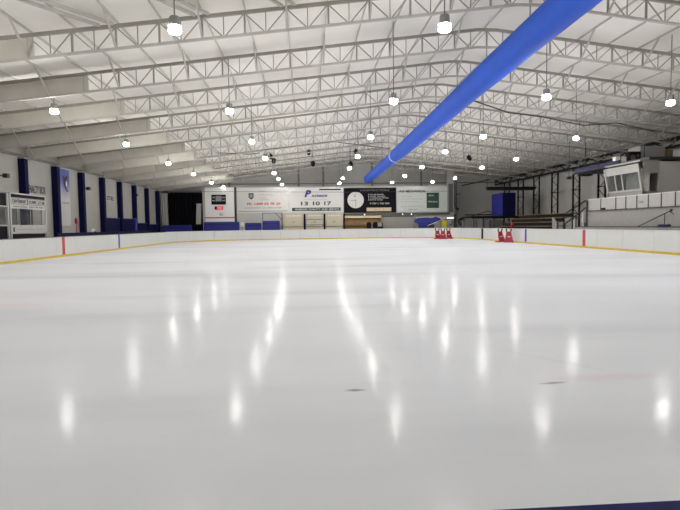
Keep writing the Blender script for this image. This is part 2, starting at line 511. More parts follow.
# ---------------------------------------------------------------- high bay lamps
def lamp_pieces():
    P = [('drop_rod', 'steel_dark', MB().bar((0, 0, 0.44), (0, 0, 1.0), 0.035, n=8)),
         ('gear_housing', 'grey', MB().lathe([(0.05, .46), (.11, .45), (.125, .42), (.125, .26), (.16, .22)], n=16)),
         ('reflector', 'refractor', MB().lathe([(.11, .225), (.12, .215), (.145, .15), (.15, .12), (.14, .12), (.11, .2)], n=20, cap=False)),
         ('lens', 'lens', MB().lathe([(.15, .125), (.15, .10), (.13, .065), (.07, 0.045), (.02, 0.04)], n=16))]
    return P
def make_lamp():
    t = thing('high_bay_lamp', None, 'lamp', (0, 0, 0), 'high bay lamps under the roof')
    for nm, m_, mb in lamp_pieces(): mb.build(nm, m_, t)
    return t
ROWS = [('in the leftmost row', [(-10.05, 13.6), (-10.05, 22.0), (-10.05, 30.5), (-10.0, 39.5), (-9.85, 47.5), (-9.85, 56.6), (-9.6, 63.0)]),
        ('in the second row from the left', [(-3.0, 5.0), (-3.04, 13.0), (-3.0, 21.9), (-2.85, 29.6), (-2.65, 36.8), (-2.6, 46.9), (-2.5, 52.7), (-2.45, 59.8)]),
        ('in the middle row', [(3.5, 5.0), (3.5, 12.65), (3.55, 20.1), (3.7, 28.2), (3.8, 36.0), (3.9, 43.5), (4.0, 52.4), (4.1, 58.6)]),
        ('in the row beside the blue duct', [(9.3, 11.5), (9.3, 19.35), (9.9, 28.0), (9.4, 33.85), (9.9, 42.7), (9.95, 50.3), (9.95, 57.7)]),
        ('in the rightmost row', [(14.86, 12.4), (14.86, 20.15), (15.5, 28.6), (15.9, 37.8), (15.2, 43.3), (15.8, 53.1), (14.5, 57.4)])]
pl = None
for rname, spots in ROWS:
    for i, (x, y) in enumerate(spots):
        lab = ('lit high bay lamp %s, %s camera' % (rname, 'nearest to' if i == 1 else ORD[i - 1] + ' from')) if i else 'lit high bay lamp %s, nearer than those in view' % rname
        if pl is None:
            pl = make_lamp(); o = pl; o['label'] = lab
        else:
            o = copy_tree(pl, lab)
        o.location = (x, y, 6.17)
        # rod reaches the truss or purlin above it
        rod = [c for c in kids(o) if c.name.startswith('drop_rod')][0]
        top = ZR - (SL * (XRIDGE - x) if x < XRIDGE else SR * (x - XRIDGE)) + 0.17 - 6.17
        rod.location = (0, 0, 0.44)
        if rod.data.users > 1: rod.data = rod.data.copy()
        for v in rod.data.vertices:
            v.co.z = 0.0 if v.co.z < 0.7 and i >= 0 and v.index < 8 else top - 0.44

# ---------------------------------------------------------------- blue fabric duct under the ridge
def duct_c(y):
    pts_ = [(4, 7.95), (14.5, 7.84), (23.3, 7.70), (31.2, 7.49), (43.2, 7.30), (61.6, 7.04)]
    for (a, za), (c, zc) in zip(pts_, pts_[1:]):
        if y <= c: return za + (zc - za) * (y - a) / (c - a)
    return pts_[-1][1]
t = thing('air_duct', 'long royal blue fabric air duct hung under the ridge', 'air duct', (7.72, 32, 7.4))
ys = [4 + 1.2 * i for i in range(49)]
def sock(y0, y1, r):
    yy = [y0] + [y for y in ys if y0 < y < y1] + [y1]
    p = [(7.72, y, duct_c(y)) for y in yy]
    return MB().tube(p, r, 24)
sock(4, 43.0, 0.53).build('sleeve', 'duct', t)
sock(43.0, 61.6, 0.50).build('sleeve', 'duct', t)
MB().tube([(7.72, 42.95, duct_c(42.95)), (7.72, 43.1, duct_c(43.1))], 0.56, 24).build('joint_ring', 'ink_white', t)['label'] = 'white joint ring'
MB().tube([(7.72, 61.6, duct_c(61.6)), (7.72, 61.75, duct_c(61.75))], [0.50, 0.44], 24).build('end_cap', 'duct', t)
for k in range(0, 11):
    y = Y0 + DY * k
    MB().bar((7.72, y, duct_c(y) + .5), (7.72, y, ztop(7.72) - DEP), 0.03).build('hanger', 'steel_dark', t)

# black spotlights on the far truss chords
SPOT = [(-3.09, 8.3, 'left one of the close pair left of centre'), (-2.79, 7.9, 'right one of the close pair left of centre'), (0.57, 8.7, 'upper one of the two left of the middle lamp row'),
        (0.97, 7.6, 'lower one of the two left of the middle lamp row'), (5.15, 8.75, 'upper one of the two by the end of the blue duct'), (4.63, 7.55, 'lower one of the two by the end of the blue duct'),
        (-10.28, 7.7, 'alone above the leftmost lamp row'), (16.38, 8.1, 'alone above the rightmost lamp row')]
for x, z, w in SPOT:
    t = thing('spotlight', 'black round spotlight, ' + w, 'spotlight', (x, 50.4, z), 'black roof spotlights')
    MB().ball((x, 50.4, z), 0.22, 14, 8).build('housing', 'black', t)
    MB().tube([(x, 50.3, z - .1), (x, 50.05, z - .2)], [0.17, 0.19], 14).build('barrel', 'black', t)
    MB().bar((x, 50.5, z + .1), (x, 50.5, ztop(x) - .05), 0.035).build('stem', 'black_steel', t)

# cables
for pts_, lab in (([(-10.3, 46.2, 8.14), (-8.99, 46.2, 8.12), (-6.5, 46.2, 7.98), (-4.65, 46.2, 7.89), (-3.9, 46.2, 7.98), (-3.59, 46.2, 8.28), (-1.1, 46.2, 8.5), (2.7, 46.2, 8.98), (7.8, 46.2, 8.35)], 'thin dark cable sagging under the far left roof'),
                  ([(9.3, 27.8, 8.2), (12, 29.6, 7.95), (14, 29.7, 7.75), (16.5, 29.7, 7.25), (18.6, 29.7, 7.4), (21, 29.7, 6.9)], 'thin dark cable sagging under the right roof slope')):
    tag(MB().tube(pts_, 0.035, 6).build('cable', 'cable'), lab, 'cable')

# ---------------------------------------------------------------- rink boards
BH = 1.12
full = ring(0.0, n=12)
def board(path, label, closed=False, panel_len=2.4, reverse=False):
    t = thing('dasher_board', label, 'rink board', (path[0][0], path[0][1], 0), 'rink boards')
    P = [Vector((x, y)) for x, y in path]
    L = [0]
    for a, c in zip(P, P[1:]): L.append(L[-1] + (c - a).length)
    tot = L[-1]
    def pt(s):
        s = max(0, min(tot, s))
        for i in range(len(P) - 1):
            if s <= L[i + 1] + 1e-9:
                d = (P[i + 1] - P[i]).normalized()
                # smooth normal
                return P[i] + d * (s - L[i]), Vector((d.y, -d.x))
        return P[-1], Vector((0, 0))
    def strip(s0, s1, o0, o1, z0, z1, step=0.9):
        nn = max(1, int(round((s1 - s0) / step)))
        ss = [s0 + (s1 - s0) * i / nn for i in range(nn + 1)]
        ss = sorted(set(ss + [l for l in L if s0 + .01 < l < s1 - .01]))
        vs = []
        for s_ in ss:
            p, nr = pt(s_)
            for o, z in ((o0, z0), (o1, z0), (o1, z1), (o0, z1)):
                q = p + nr * o; vs.append((q.x, q.y, z))
        m_ = len(ss)
        fs = [(0, 1, 2, 3), ((m_ - 1) * 4 + 3, (m_ - 1) * 4 + 2, (m_ - 1) * 4 + 1, (m_ - 1) * 4)]
        for i in range(m_ - 1):
            for j in range(4):
                fs.append((i * 4 + j, i * 4 + (j + 1) % 4, (i + 1) * 4 + (j + 1) % 4, (i + 1) * 4 + j))
        return MB().add(vs, fs)
    strip(0, tot, 0.03, 0.10, 0.0, BH - .03).build('frame', 'grey', t)
    nseg = max(1, int(round(tot / panel_len)))
    for i in range(nseg):
        a, c = tot * i / nseg, tot * (i + 1) / nseg
        strip(a + .009, c - .009, 0.0, 0.03, 0.10, BH - .03).build('panel', 'board', t)
    strip(0, tot, -0.015, 0.03, 0.0, 0.115).build('kick_plate', 'yellow', t)['label'] = 'yellow kick plate'
    return t, strip, pt, tot
nq = 13
# corners: ring order = near-right, far-right, far-left, near-left (counter-clockwise, outside on the right-hand normal)
nr_, fr_, fl_, nl_ = full[0:13], full[13:26], full[26:39], full[39:52]
t, strip, _, tot = board([nr_[-1], fr_[0]], 'long white board run on the right side with red and blue stripes')
ybeg = nr_[-1][1]
strip(.01, tot - .01, -0.02, 0.12, BH - .03, BH).build('cap_rail', 'offwhite', t)
strip(30.0 - ybeg - .16, 30.0 - ybeg + .16, -0.006, 0.0, 0.115, BH - .03).build('centre_stripe', 'red_paint', t)['label'] = 'red centre stripe'
strip(38.2 - ybeg - .15, 38.2 - ybeg + .15, -0.006, 0.0, 0.115, BH - .03).build('line_stripe', 'blue_paint', t)['label'] = 'blue line stripe'
strip(47.8 - ybeg - .27, 47.8 - ybeg + .27, -0.006, 0.0, 0.0, BH).build('gate', 'black', t)['label'] = 'narrow black gate gap'
t, strip, _, tot = board(fr_, 'curved white board corner at the far right behind red skating aids')
strip(.01, tot - .01, -0.02, 0.12, BH - .03, BH).build('cap_rail', 'offwhite', t)
t, strip, _, tot = board([fr_[-1], fl_[0]], 'white board run across the far end below the advertising signs')
strip(.01, tot - .01, -0.02, 0.12, BH - .03, BH).build('cap_rail', 'offwhite', t)
t, strip, _, tot = board(fl_, 'curved white board corner at the far left before the black curtain')
strip(.01, tot - .01, -0.02, 0.12, BH - .03, BH).build('cap_rail', 'offwhite', t)
t, strip, _, tot = board([fl_[-1], nl_[0]], 'long white board run on the left side below the penalty box booth')
yend = fl_[-1][1]
strip(.01, tot - .01, -0.02, 0.12, BH - .03, BH).build('cap_rail', 'dgrey', t)['label'] = 'dark cap rail'
strip(yend - 29.5 - .16, yend - 29.5 + .16, -0.006, 0.0, 0.115, BH - .03).build('centre_stripe', 'red_paint', t)['label'] = 'red centre stripe'
strip(yend - 38.1 - .15, yend - 38.1 + .15, -0.006, 0.0, 0.115, BH - .03).build('line_stripe', 'blue_paint', t)['label'] = 'blue line stripe'
t, strip, _, tot = board([nl_[-1], nr_[0]], 'near end board with dark blue top rail at the bottom right')
strip(0, tot, 0.0, 0.22, BH - .03, BH).build('cap_rail', 'cap_blue', t)['label'] = 'dark blue cap rail'

FL = -0.03     # top of the concrete floor

# ---------------------------------------------------------------- left side: penalty box booth and neighbours
BX = -14.3
t = thing('penalty_box_booth', 'white framed penalty box booth with rink name sign behind left boards', 'booth', (BX, 28.0, FL))
ya, yb = 26.3, 29.75
MB().box(BX - 1.6, BX - .06, ya, yb, FL, 1.30).build('base_wall', 'black', t)
MB().box(BX - 1.6, BX - 1.54, ya, yb, 1.30, 3.24).build('back_wall', 'grey', t)
for y in (ya, yb):
    MB().box(BX - .10, BX + .03, y - .05, y + .05, FL, 3.34).build('corner_post', 'booth', t)
    MB().box(BX - 1.6, BX - 1.5, y - .05, y + .05, FL, 3.34).build('corner_post', 'booth', t)
MB().box(BX - 1.6, BX + .03, ya - .05, yb + .05, 3.29, 3.36).build('roof_panel', 'booth', t)
MB().box(BX - .06, BX, ya + .05, yb - .05, 2.80, 3.29).build('sign_backing', 'black', t)
sg = MB().box(BX, BX + .015, ya + .05, yb - .05, 3.09, 3.13).build('sign_rail', 'grey', t)
plates = [(ya + .12, 1.42, 'CANTERBURY'), (ya + 1.64, 0.94, 'OLYMPIC'), (ya + 2.62, .36, 'ICE'), (ya + 3.02, .36, 'RINK')]
for y, w, body in plates:
    p = MB().box(BX - .005, BX + .012, y, y + w, 2.82, 3.08).build('name_plate', 'booth', t)
    text('lettering', body, 'ink_black', p, (BX + .016, y + .05, 2.86), w - .10, .18, '+X', depth=.003, bold=.045)
p = MB().box(BX - .06, BX + .005, ya + .05, yb - .05, 2.58, 2.80).build('sign_strip', 'booth', t)
text('lettering', 'Learn to Skate   Phone 789 4044', 'ink_black', p, (BX + .010, ya + .3, 2.65), 2.85, .10, '+X', depth=.004)
p = MB().box(BX - .06, BX + .005, ya + .05, yb - .05, 1.32, 1.76).build('lower_panel', 'booth', t)
text('lettering', 'www.canterburyolympicicerink.com.au', 'ink_grey', p, (BX + .010, ya + .5, 1.50), 2.7, .09, '+X', depth=.004)
MB().box(BX, BX + .012, ya + .18, ya + .30, 1.42, 1.64).build('emblem', 'ink_black', p)
MB().box(BX - .07, BX - .01, ya + 2.05, ya + 2.12, 1.76, 2.58).build('window_mullion', 'dgrey', t)
MB().box(BX - .07, BX - .01, yb - .38, yb - .05, 1.76, 2.58).build('window_post', 'grey', t)
MB().box(BX - .05, BX - .04, ya + .05, yb - .05, 1.76, 2.58).build('window_glass', 'glass', t)

t = thing('players_booth', 'dark panelled booth at the left edge beside the penalty box booth', 'booth', (BX, 24.5, FL))
MB().box(BX - 1.6, BX - .04, 22.6, 26.15, FL, 1.72).build('lower_panel', 'black', t)
MB().box(BX - 1.6, BX - 1.5, 22.6, 26.15, 1.72, 2.66).build('back_wall', 'wall', t)
MB().box(BX - 1.6, BX - .04, 22.6, 26.15, 2.66, 3.28).build('upper_panel', 'black', t)
for y in (22.6, 26.05):
    MB().box(BX - .1, BX + .02, y, y + .1, FL, 3.32).build('corner_post', 'booth', t)
MB().box(BX - .06, BX + .02, 22.6, 26.1, 2.62, 2.68).build('sill_rail', 'booth', t)
MB().box(BX - .06, BX + .02, 22.6, 26.1, 1.70, 1.76).build('sill_rail', 'booth', t)

ye, yx = at(29.0, 188, X=-17.34).y, at(45.6, 191, X=-17.34).y
text('lettering', 'PENALTY BOX', 'ink_black', wl, (-17.34, ye - .28, 3.86), yx - ye + .28, .50, '+X', depth=.01, bold=.02)

# hanging banner with a skater
t = thing('wall_banner', 'blue and white hanging banner with figure skater on the left wall', 'banner', (-17.25, 38.9, 1.75))
bn = MB()
for i in range(14):
    y0_, y1_ = 38.0 + 1.6 * i / 14, 38.0 + 1.6 * (i + 1) / 14
    b0, b1 = .02 * math.sin(i * 1.1), .02 * math.sin((i + 1) * 1.1)
    bn.hexa([(-17.26 + b0, y0_, 1.75), (-17.26 + b1, y1_, 1.75), (-17.24 + b1, y1_, 1.75), (-17.24 + b0, y0_, 1.75)],
            [(-17.26 + b0, y0_, 5.85), (-17.26 + b1, y1_, 5.85), (-17.24 + b1, y1_, 5.85), (-17.24 + b0, y0_, 5.85)])
bn.build('sheet', 'banner', t)
MB().bar((-17.25, 37.9, 5.88), (-17.25, 39.7, 5.88), .06, n=8).build('top_bar', 'offwhite', t)
fig = MB()
fx = -17.2
fig.poly_x([(38.9, 5.35), (39.15, 5.42), (39.25, 5.25), (39.0, 5.05), (38.85, 4.8), (38.95, 4.55), (39.25, 4.25), (39.05, 4.22), (38.75, 4.5), (38.62, 4.85), (38.75, 5.15)], fx, fx + .01)
fig.poly_x([(38.75, 5.2), (38.45, 5.35), (38.42, 5.28), (38.7, 5.08)], fx, fx + .01)
fig.build('skater_figure', 'ink_black', t)
MB().poly_x([(38.9, 4.95), (39.05, 5.0), (39.1, 4.7), (38.95, 4.6)], fx, fx + .014).build('skater_dress', 'ink_white', t)
text('lettering', 'FIGURE SKATING', 'ink_grey', t, (fx + .01, 38.25, 3.35), 1.1, .12, '+X')

# small fittings on the left wall and behind the boards
def wall_cam(y, z, lab):
    t = thing('wall_fitting', lab, 'fitting', (-17.35, y, z), 'small fittings on the left wall')
    MB().bar((-17.35, y, z), (-16.95, y, z), .05).build('bracket', 'black_steel', t)
    MB().box(-16.98, -16.72, y - .14, y + .14, z - .12, z + .12).build('housing', 'black_steel', t)
wall_cam(30.75, 4.6, 'small black fitting on an arm at the left edge above the booths')
wall_cam(42.0, 4.68, 'small black camera on the wall after the skater banner')
for y, z, lab in ((55.2, 4.95, 'tiny black box on the left wall panel beyond the number board, nearer one'), (58.9, 4.2, 'tiny black box on the left wall panel near the far corner, farther one')):
    tag(MB().box(-17.35, -17.2, y - .14, y + .14, z - .1, z + .1).build('wall_box', 'black_steel'), lab, 'box')
t = thing('store_sign', 'small pale STORE sign on the left wall between navy columns', 'sign', (-17.2, 47.6, 3.95))
MB().box(-17.34, -17.26, 46.7, 48.6, 3.92, 4.52).build('board', 'booth', t)
text('lettering', 'STORE', 'ink_black', t, (-17.25, 46.85, 4.02), 1.6, .40, '+X', bold=.03)
MB().bar((-17.3, 46.75, 4.22), (-17.3, 46.1, 4.22), .05).build('bracket', 'black_steel', t)

t = thing('players_bench', 'long dark navy bench back rail behind the left boards', 'bench', (-13.9, 38, FL))
MB().box(-14.0, -13.92, 30.2, 47.5, 0.5, 1.30).build('back_panel', 'navy', t)
MB().box(-14.5, -14.0, 30.2, 47.5, 0.38, 0.46).build('seat', 'wood', t)
for y in (30.4, 34.6, 38.8, 43.0, 47.2):
    MB().box(-14.45, -13.93, y - .05, y + .05, FL, .5).build('leg', 'black_steel', t)
t = thing('fire_bucket', 'small red bucket beside the penalty box booth', 'bucket', (-14.5, 30.0, FL))
MB().bar((-14.5, 30.05, FL), (-14.5, 30.05, 1.14), .07).build('stand', 'black_steel', t)
MB().lathe([(.09, 0), (.14, .30), (.13, .31), (.08, .03)], (-14.5, 30.05, 1.14)).build('pail', 'red', t)
t = thing('flag_pole', 'thin red flag pole with rolled red flag behind the left boards', 'flag pole', (-14.75, 34.5, FL))
fy = at(76.2, 225, X=-14.75).y; t.location.y = fy
MB().lathe([(.2, 0), (.2, .05), (.04, .08)], (-14.75, fy, FL)).build('foot', 'black_steel', t)
MB().bar((-14.75, fy, 0), (-14.75, fy, 2.25), .07, n=8).build('pole', 'red', t)
MB().lathe([(.04, 0), (.09, .1), (.08, .3), (.03, .4)], (-14.75, fy, 1.85)).build('rolled_flag', 'red', t)
t = thing('helmet', 'small white helmet resting on the dark bench rail', 'helmet', (-13.96, 35.2, 1.30))
MB().lathe([(.15, 0), (.16, .08), (.13, .18), (.06, .235), (.005, .25)], (-13.96, 35.2, 1.30), 16).build('shell', 'offwhite', t)
MB().box(-13.85, -13.78, 35.1, 35.3, 1.30, 1.36).build('peak', 'dgrey', t)

# blue dado panels along the far part of the left wall
for i, (a, c, z, w) in enumerate([(46.0, 49.45, 2.42, 'nearest of four'), (50.0, 53.6, 2.42, 'second of four'), (54.15, 57.75, 2.0, 'third of four'), (58.3, 61.9, 1.9, 'farthest of four')]):
    t = thing('wall_pad', 'blue padded panel on the left wall below painted wall, ' + w, 'wall pad', (-17.2, (a + c) / 2, FL), 'blue wall pads')
    MB().box(-17.35, -17.12, a, c, FL, z).build('pad', 'navy', t)
    MB().box(-17.35, -17.08, a, c, z, z + .06).build('top_trim', 'blue', t)
t = thing('crowd_post', 'blue post standing by the wall pads on the left', 'post', (-16.2, 51.0, FL))
MB().bar((-16.2, 51, FL), (-16.2, 51, 2.3), .30, n=10).build('post', 'blue', t)
MB().ball((-16.2, 51, 2.36), .16).build('cap', 'blue', t)

# ---------------------------------------------------------------- far end
YW = 63.0
we = struct(box(-12.1, 18.3, YW + .05, YW + .2, FL, 6.30).build('wall_end', 'wall_far'))
t = thing('black_curtain', 'wide black curtain closing the far left corner', 'curtain', (-14.1, YW, 0))
cv = MB(); nn = 64
for i in range(nn):
    x0_, x1_ = -16.15 + 4.05 * i / nn, -16.15 + 4.05 * (i + 1) / nn
    f0, f1 = YW + .1 * math.sin(i * 1.3), YW + .1 * math.sin((i + 1) * 1.3)
    cv.hexa([(x0_, f0, FL), (x1_, f1, FL), (x1_, f1 + .02, FL), (x0_, f0 + .02, FL)],
            [(x0_, f0, 5.66), (x1_, f1, 5.66), (x1_, f1 + .02, 5.66), (x0_, f0 + .02, 5.66)])
cv.build('cloth', 'curtain', t)
MB().bar((-16.9, YW, 5.7), (-12.1, YW, 5.7), .08, n=8).build('track', 'black_steel', t)
def pale_drape(x0, x1, z0, z1, lab, lean):
    c = MB(); n_ = 10
    for i in range(n_):
        a, b_ = x0 + (x1 - x0) * i / n_, x0 + (x1 - x0) * (i + 1) / n_
        y_, y2 = YW - .35 + .06 * math.sin(i * 1.7), YW - .35 + .06 * math.sin(i * 1.7 + 1.7)
        c.hexa([(a + lean, y_, z0), (b_ + lean, y2, z0), (b_ + lean, y2 + .02, z0), (a + lean, y_ + .02, z0)],
               [(a, y_, z1), (b_, y2, z1), (b_, y2 + .02, z1), (a, y_ + .02, z1)])
    t = thing('side_drape', lab, 'drape', ((x0 + x1) / 2, YW - .35, z0))
    c.build('cloth', 'pale_cloth', t)
    MB().bar((x0 - .1, YW - .34, z1 + .02), (x1 + .1, YW - .34, z1 + .02), .05, n=8).build('rod', 'alu', t)
pale_drape(-16.9, -16.1, FL + .02, 5.5, 'pale grey drape left of the black curtain', .12)
pale_drape(-12.75, -12.15, 1.9, 4.3, 'short pale drape hanging at right of the black curtain', -.1)

# white wall panel with the scoreboard
t = thing('white_partition', 'tall white wall panel with red stripe carrying the black scoreboard', 'partition', (-10.05, YW, FL))
MB().box(-11.78, -8.33, YW - .10, YW + .05, FL, 6.25).build('panel', 'white', t)
MB().box(-11.85, -8.1, YW - .12, YW - .09, 2.60, 2.72).build('stripe', 'ink_red', t)['label'] = 'thin red stripe'
MB().box(-8.30, -8.05, YW - .12, YW + .05, FL, 6.3).build('edge_post', 'black_steel', t)
t = thing('scoreboard', 'small black scoreboard with pale figures on the white panel', 'scoreboard', (-10.15, YW - .2, 4.4))
MB().box(-11.0, -9.3, YW - .2, YW - .10, 4.22, 5.40).build('case', 'black', t)
MB().box(-10.5, -9.8, YW - .21, YW - .20, 4.6, 5.25).build('clock_panel', 'ink_grey', t)
for x in (-10.9, -9.72):
    for z in (4.98, 4.62):
        text('lettering', '00', 'ink_white', t, (x, YW - .21, z), .32, .16)
t = thing('red_display', 'small red lit display below the black scoreboard', 'display', (-9.95, YW - .2, 3.6))
MB().box(-10.65, -9.65, YW - .18, YW - .10, 3.62, 4.02).build('case', 'black', t)
MB().box(-10.40, -9.67, YW - .19, YW - .18, 3.64, 4.00).build('screen', 'screen_red', t)
text('lettering', 'YES', 'ink_white', t, (-10.32, YW - .195, 3.70), .5, .2)
t = thing('wall_notice', 'tiny dark notice on the white panel above the red stripe', 'notice', (-9.9, YW - .12, 2.9))
MB().box(-10.1, -9.7, YW - .12, YW - .10, 2.92, 3.04).build('sheet', 'ink_grey', t)
text('lettering', 'EXIT', 'ink_black', t, (-10.15, YW - .125, 3.12), .5, .12)

def sign_base(name, lab, x0, x1, z0, z1, m_, frame='alu'):
    t = thing(name, lab, 'sign', ((x0 + x1) / 2, YW - .05, z0), 'advertising signs at the far end')
    MB().box(x0, x1, YW - .04, YW + .05, z0, z1).build('panel', m_, t)
    fw = .06
    f = MB()
    f.box(x0, x1, YW - .07, YW + .05, z0 - fw, z0); f.box(x0, x1, YW - .07, YW + .05, z1, z1 + fw)
    f.box(x0 - fw, x0, YW - .07, YW + .05, z0 - fw, z1 + fw); f.box(x1, x1 + fw, YW - .07, YW + .05, z0 - fw, z1 + fw)
    f.build('frame', frame, t)
    return t
SY = YW - .05
# sign one: shield, red number, italic line
t = sign_base('shield_sign', 'white sign with dark shield emblem and red telephone number', -7.95, -1.85, 3.2, 6.12, 'sign_white')
sh = [(-6.6, 5.55), (-6.0, 5.55), (-6.0, 5.1), (-6.08, 4.95), (-6.3, 4.78), (-6.52, 4.95), (-6.6, 5.1)]
MB().poly_y(sh, SY, SY + .01).build('shield', 'ink_black', t)
MB().poly_y([(-6.5, 5.42), (-6.1, 5.42), (-6.1, 5.12), (-6.3, 4.95), (-6.5, 5.12)], SY - .006, SY + .01).build('shield_field', 'ink_grey', t)
for z, w, x, b_ in ((5.72, .9, -5.45, 'SYDNEY'), (5.28, 1.7, -5.45, 'PLUMBING SERVICES'), (4.92, .8, -5.35, 'DRAINING'), (4.68, 1.2, -5.35, 'GAS FITTING')):
    text('lettering', b_, 'ink_grey', t, (x, SY, z), w, .13)
text('lettering', 'Ph: 1300 55 70 30', 'ink_red', t, (-6.85, SY, 4.12), 4.05, .29, shear=.2, bold=.03)
text('lettering', 'Licenced in Security', 'ink_grey', t, (-7.1, SY, 3.64), 4.5, .30, shear=.35)
MB().box(-7.85, -1.95, SY, SY + .01, 3.34, 3.42).build('rule', 'ink_grey', t)
# sign two
t = sign_base('number_sign', 'white sign with purple initial and large black number', -1.7, 4.78, 3.2, 6.06, 'sign_white')
text('lettering', 'P', 'ink_purple', t, (.10, SY, 5.02), .85, .86, shear=.3, bold=.05)
text('lettering', 'REMIER', 'ink_purple', t, (.95, SY, 5.02), 1.95, .28, shear=.3, bold=.03)
MB().box(.1, 2.9, SY, SY + .01, 4.68, 4.71).build('rule', 'ink_grey', t)
for x, b_, w in ((-.32, '13', .86), (1.12, '10', .86), (2.5, '17', .86)):
    text('lettering', b_, 'ink_black', t, (x, SY, 4.02), w, .46, bold=.03)
MB().box(-1.42, 4.5, SY, SY + .01, 3.34, 3.74).build('strip', 'green', t)
for x, w, b_ in ((-1.05, 1.5, 'WORKING'), (.58, 1.45, 'QUALITY'), (2.15, .75, 'AND'), (3.05, 1.25, 'SERVICE')):
    text('lettering', b_, 'ink_white', t, (x, SY - .006, 3.41), w, .25)
MB().box(1.9, 4.55, SY, SY + .02, 5.86, 6.02).build('bar', 'black', t)
# sign three with the clock
t = sign_base('clock_sign', 'black advertising sign holding a round white clock', 4.95, 11.3, 3.1, 6.04, 'sign_black', 'black_steel')
text('lettering', 'CONSTRUCTIONS', 'ink_grey', t, (6.9, SY, 5.72), 3.6, .16)
for z, b_, w in ((5.22, 'HOUSE FRAMES', 1.7), (5.0, 'ROOF TRUSSES', 1.9), (4.78, 'COMMERCIAL FRAMES', 2.3), (4.56, 'OUT OF HOURS', 1.6)):
    text('lettering', b_, 'ink_white', t, (8.1, SY, z), w, .12)
    MB().disc_y(7.95, z + .06, SY, SY + .01, .05, 10).build('bullet', 'ink_white', t)
text('lettering', '9 759 1 750 304', 'ink_white', t, (8.1, SY, 4.08), 2.4, .2)
MB().box(7.68, 10.75, SY, SY + .01, 3.22, 3.68).build('strip', 'ink_tan', t)
text('lettering', 'SAVE YOUR TIME', 'ink_white', t, (7.8, SY - .006, 3.30), 2.8, .28)
t = thing('wall_clock', 'big round white clock on the black sign', 'clock', (6.35, YW - .15, 4.6))
MB().disc_y(6.35, 4.62, YW - .10, YW - .04, 1.0).build('rim', 'alu', t)
MB().disc_y(6.35, 4.62, YW - .13, YW - .09, .94).build('face', 'sign_white', t)
MB().poly_y([(6.33, 4.62), (6.37, 4.62), (6.37, 3.82), (6.33, 3.82)], YW - .145, YW - .13).build('minute_hand', 'ink_black', t)
MB().poly_y([(6.35, 4.65), (6.35, 4.60), (5.70, 4.52), (5.70, 4.55)], YW - .15, YW - .135).build('hour_hand', 'ink_black', t)
MB().disc_y(6.35, 4.62, YW - .155, YW - .13, .05, 12).build('hub', 'ink_black', t)
text('lettering', 'G', 'ink_black', t, (6.1, YW - .135, 4.98), .26, .28)
for k in range(12):
    a = k * PI / 6
    MB().bar((6.35 + .78 * math.sin(a), YW - .133, 4.62 + .78 * math.cos(a)), (6.35 + .88 * math.sin(a), YW - .133, 4.62 + .88 * math.cos(a)), .03, .012, up=(0, 1, 0)).build('hour_mark', 'ink_grey', t)
# sign four
t = sign_base('service_sign', 'pale sign with dark heading and dark green panel', 11.5, 17.65, 3.12, 6.08, 'sign_grey')
text('lettering', 'PAF MECHANICAL', 'ink_black', t, (11.75, SY, 5.48), 3.3, .30, shear=.1, bold=.035)
for z, w, b_ in ((4.95, 1.4, 'SERVICE AND REPAIRS'), (4.62, 2.6, 'BRAKES CLUTCHES TUNING AND TYRES'), (4.30, 2.2, 'AIR CONDITIONING SERVICE')):
    text('lettering', b_, 'ink_grey', t, (11.95, SY, z), w, .12)
text('lettering', 'ALL MAKES AND MODELS WELCOME', 'ink_grey', t, (11.95, SY, 3.72), 2.7, .12)
text('lettering', 'OPEN 6 DAYS', 'ink_black', t, (12.9, SY, 3.32), 1.1, .14)
MB().box(15.15, 16.7, SY, SY + .01, 3.55, 5.45).build('green_panel', 'green', t)
text('lettering', 'BULK', 'ink_white', t, (15.45, SY - .006, 5.02), .6, .16)
text('lettering', 'TYRE SALE', 'ink_white', t, (15.3, SY - .006, 4.25), 1.2, .16)

# steel gantry rail under the right hand signs, pillar and duct at the corner
t = thing('gantry_rail', 'dark grey steel rail under the right two signs', 'rail', (11.4, YW - .3, 2.8))
MB().box(4.9, 18.0, YW - .3, YW - .15, 2.74, 2.98).build('beam', 'dgrey', t)
for x in (5.2, 9.5, 13.8, 17.6):
    MB().box(x - .05, x + .05, YW - .2, YW + .05, 2.74, 2.98).build('bracket', 'black_steel', t)
for x in (7.4, 12.1, 13.2):
    MB().ball((x, YW - .33, 2.83), .06, 8, 6).build('bulb', 'tube_on', t)
t = thing('corner_pillar', 'grey steel pillar right of the pale sign', 'pillar', (18.15, YW, FL))
MB().box(17.72, 18.55, YW - .2, YW + .3, FL, 8.3).build('shaft', 'grey', t)
MB().box(17.85, 18.4, YW - .25, YW - .2, 3.0, 6.5).build('cover_plate', 'dgrey', t)
t = thing('downpipe', 'black vertical pipe bending at the corner pillar', 'pipe', (18.85, YW - .1, 2.5))
MB().tube([(18.75, YW - .1, 6.9), (18.75, YW - .1, 3.9), (18.85, YW - .1, 3.5), (19.15, YW - .1, 3.3)], .16, 10).build('pipe', 'black_steel', t)
MB().bar((18.55, YW - .1, 5.5), (18.8, YW - .1, 5.5), .08).build('clamp', 'black_steel', t)
MB().bar((18.75, YW - .1, 5.2), (19.4, YW - .1, 5.25), .1).build('branch', 'black_steel', t)

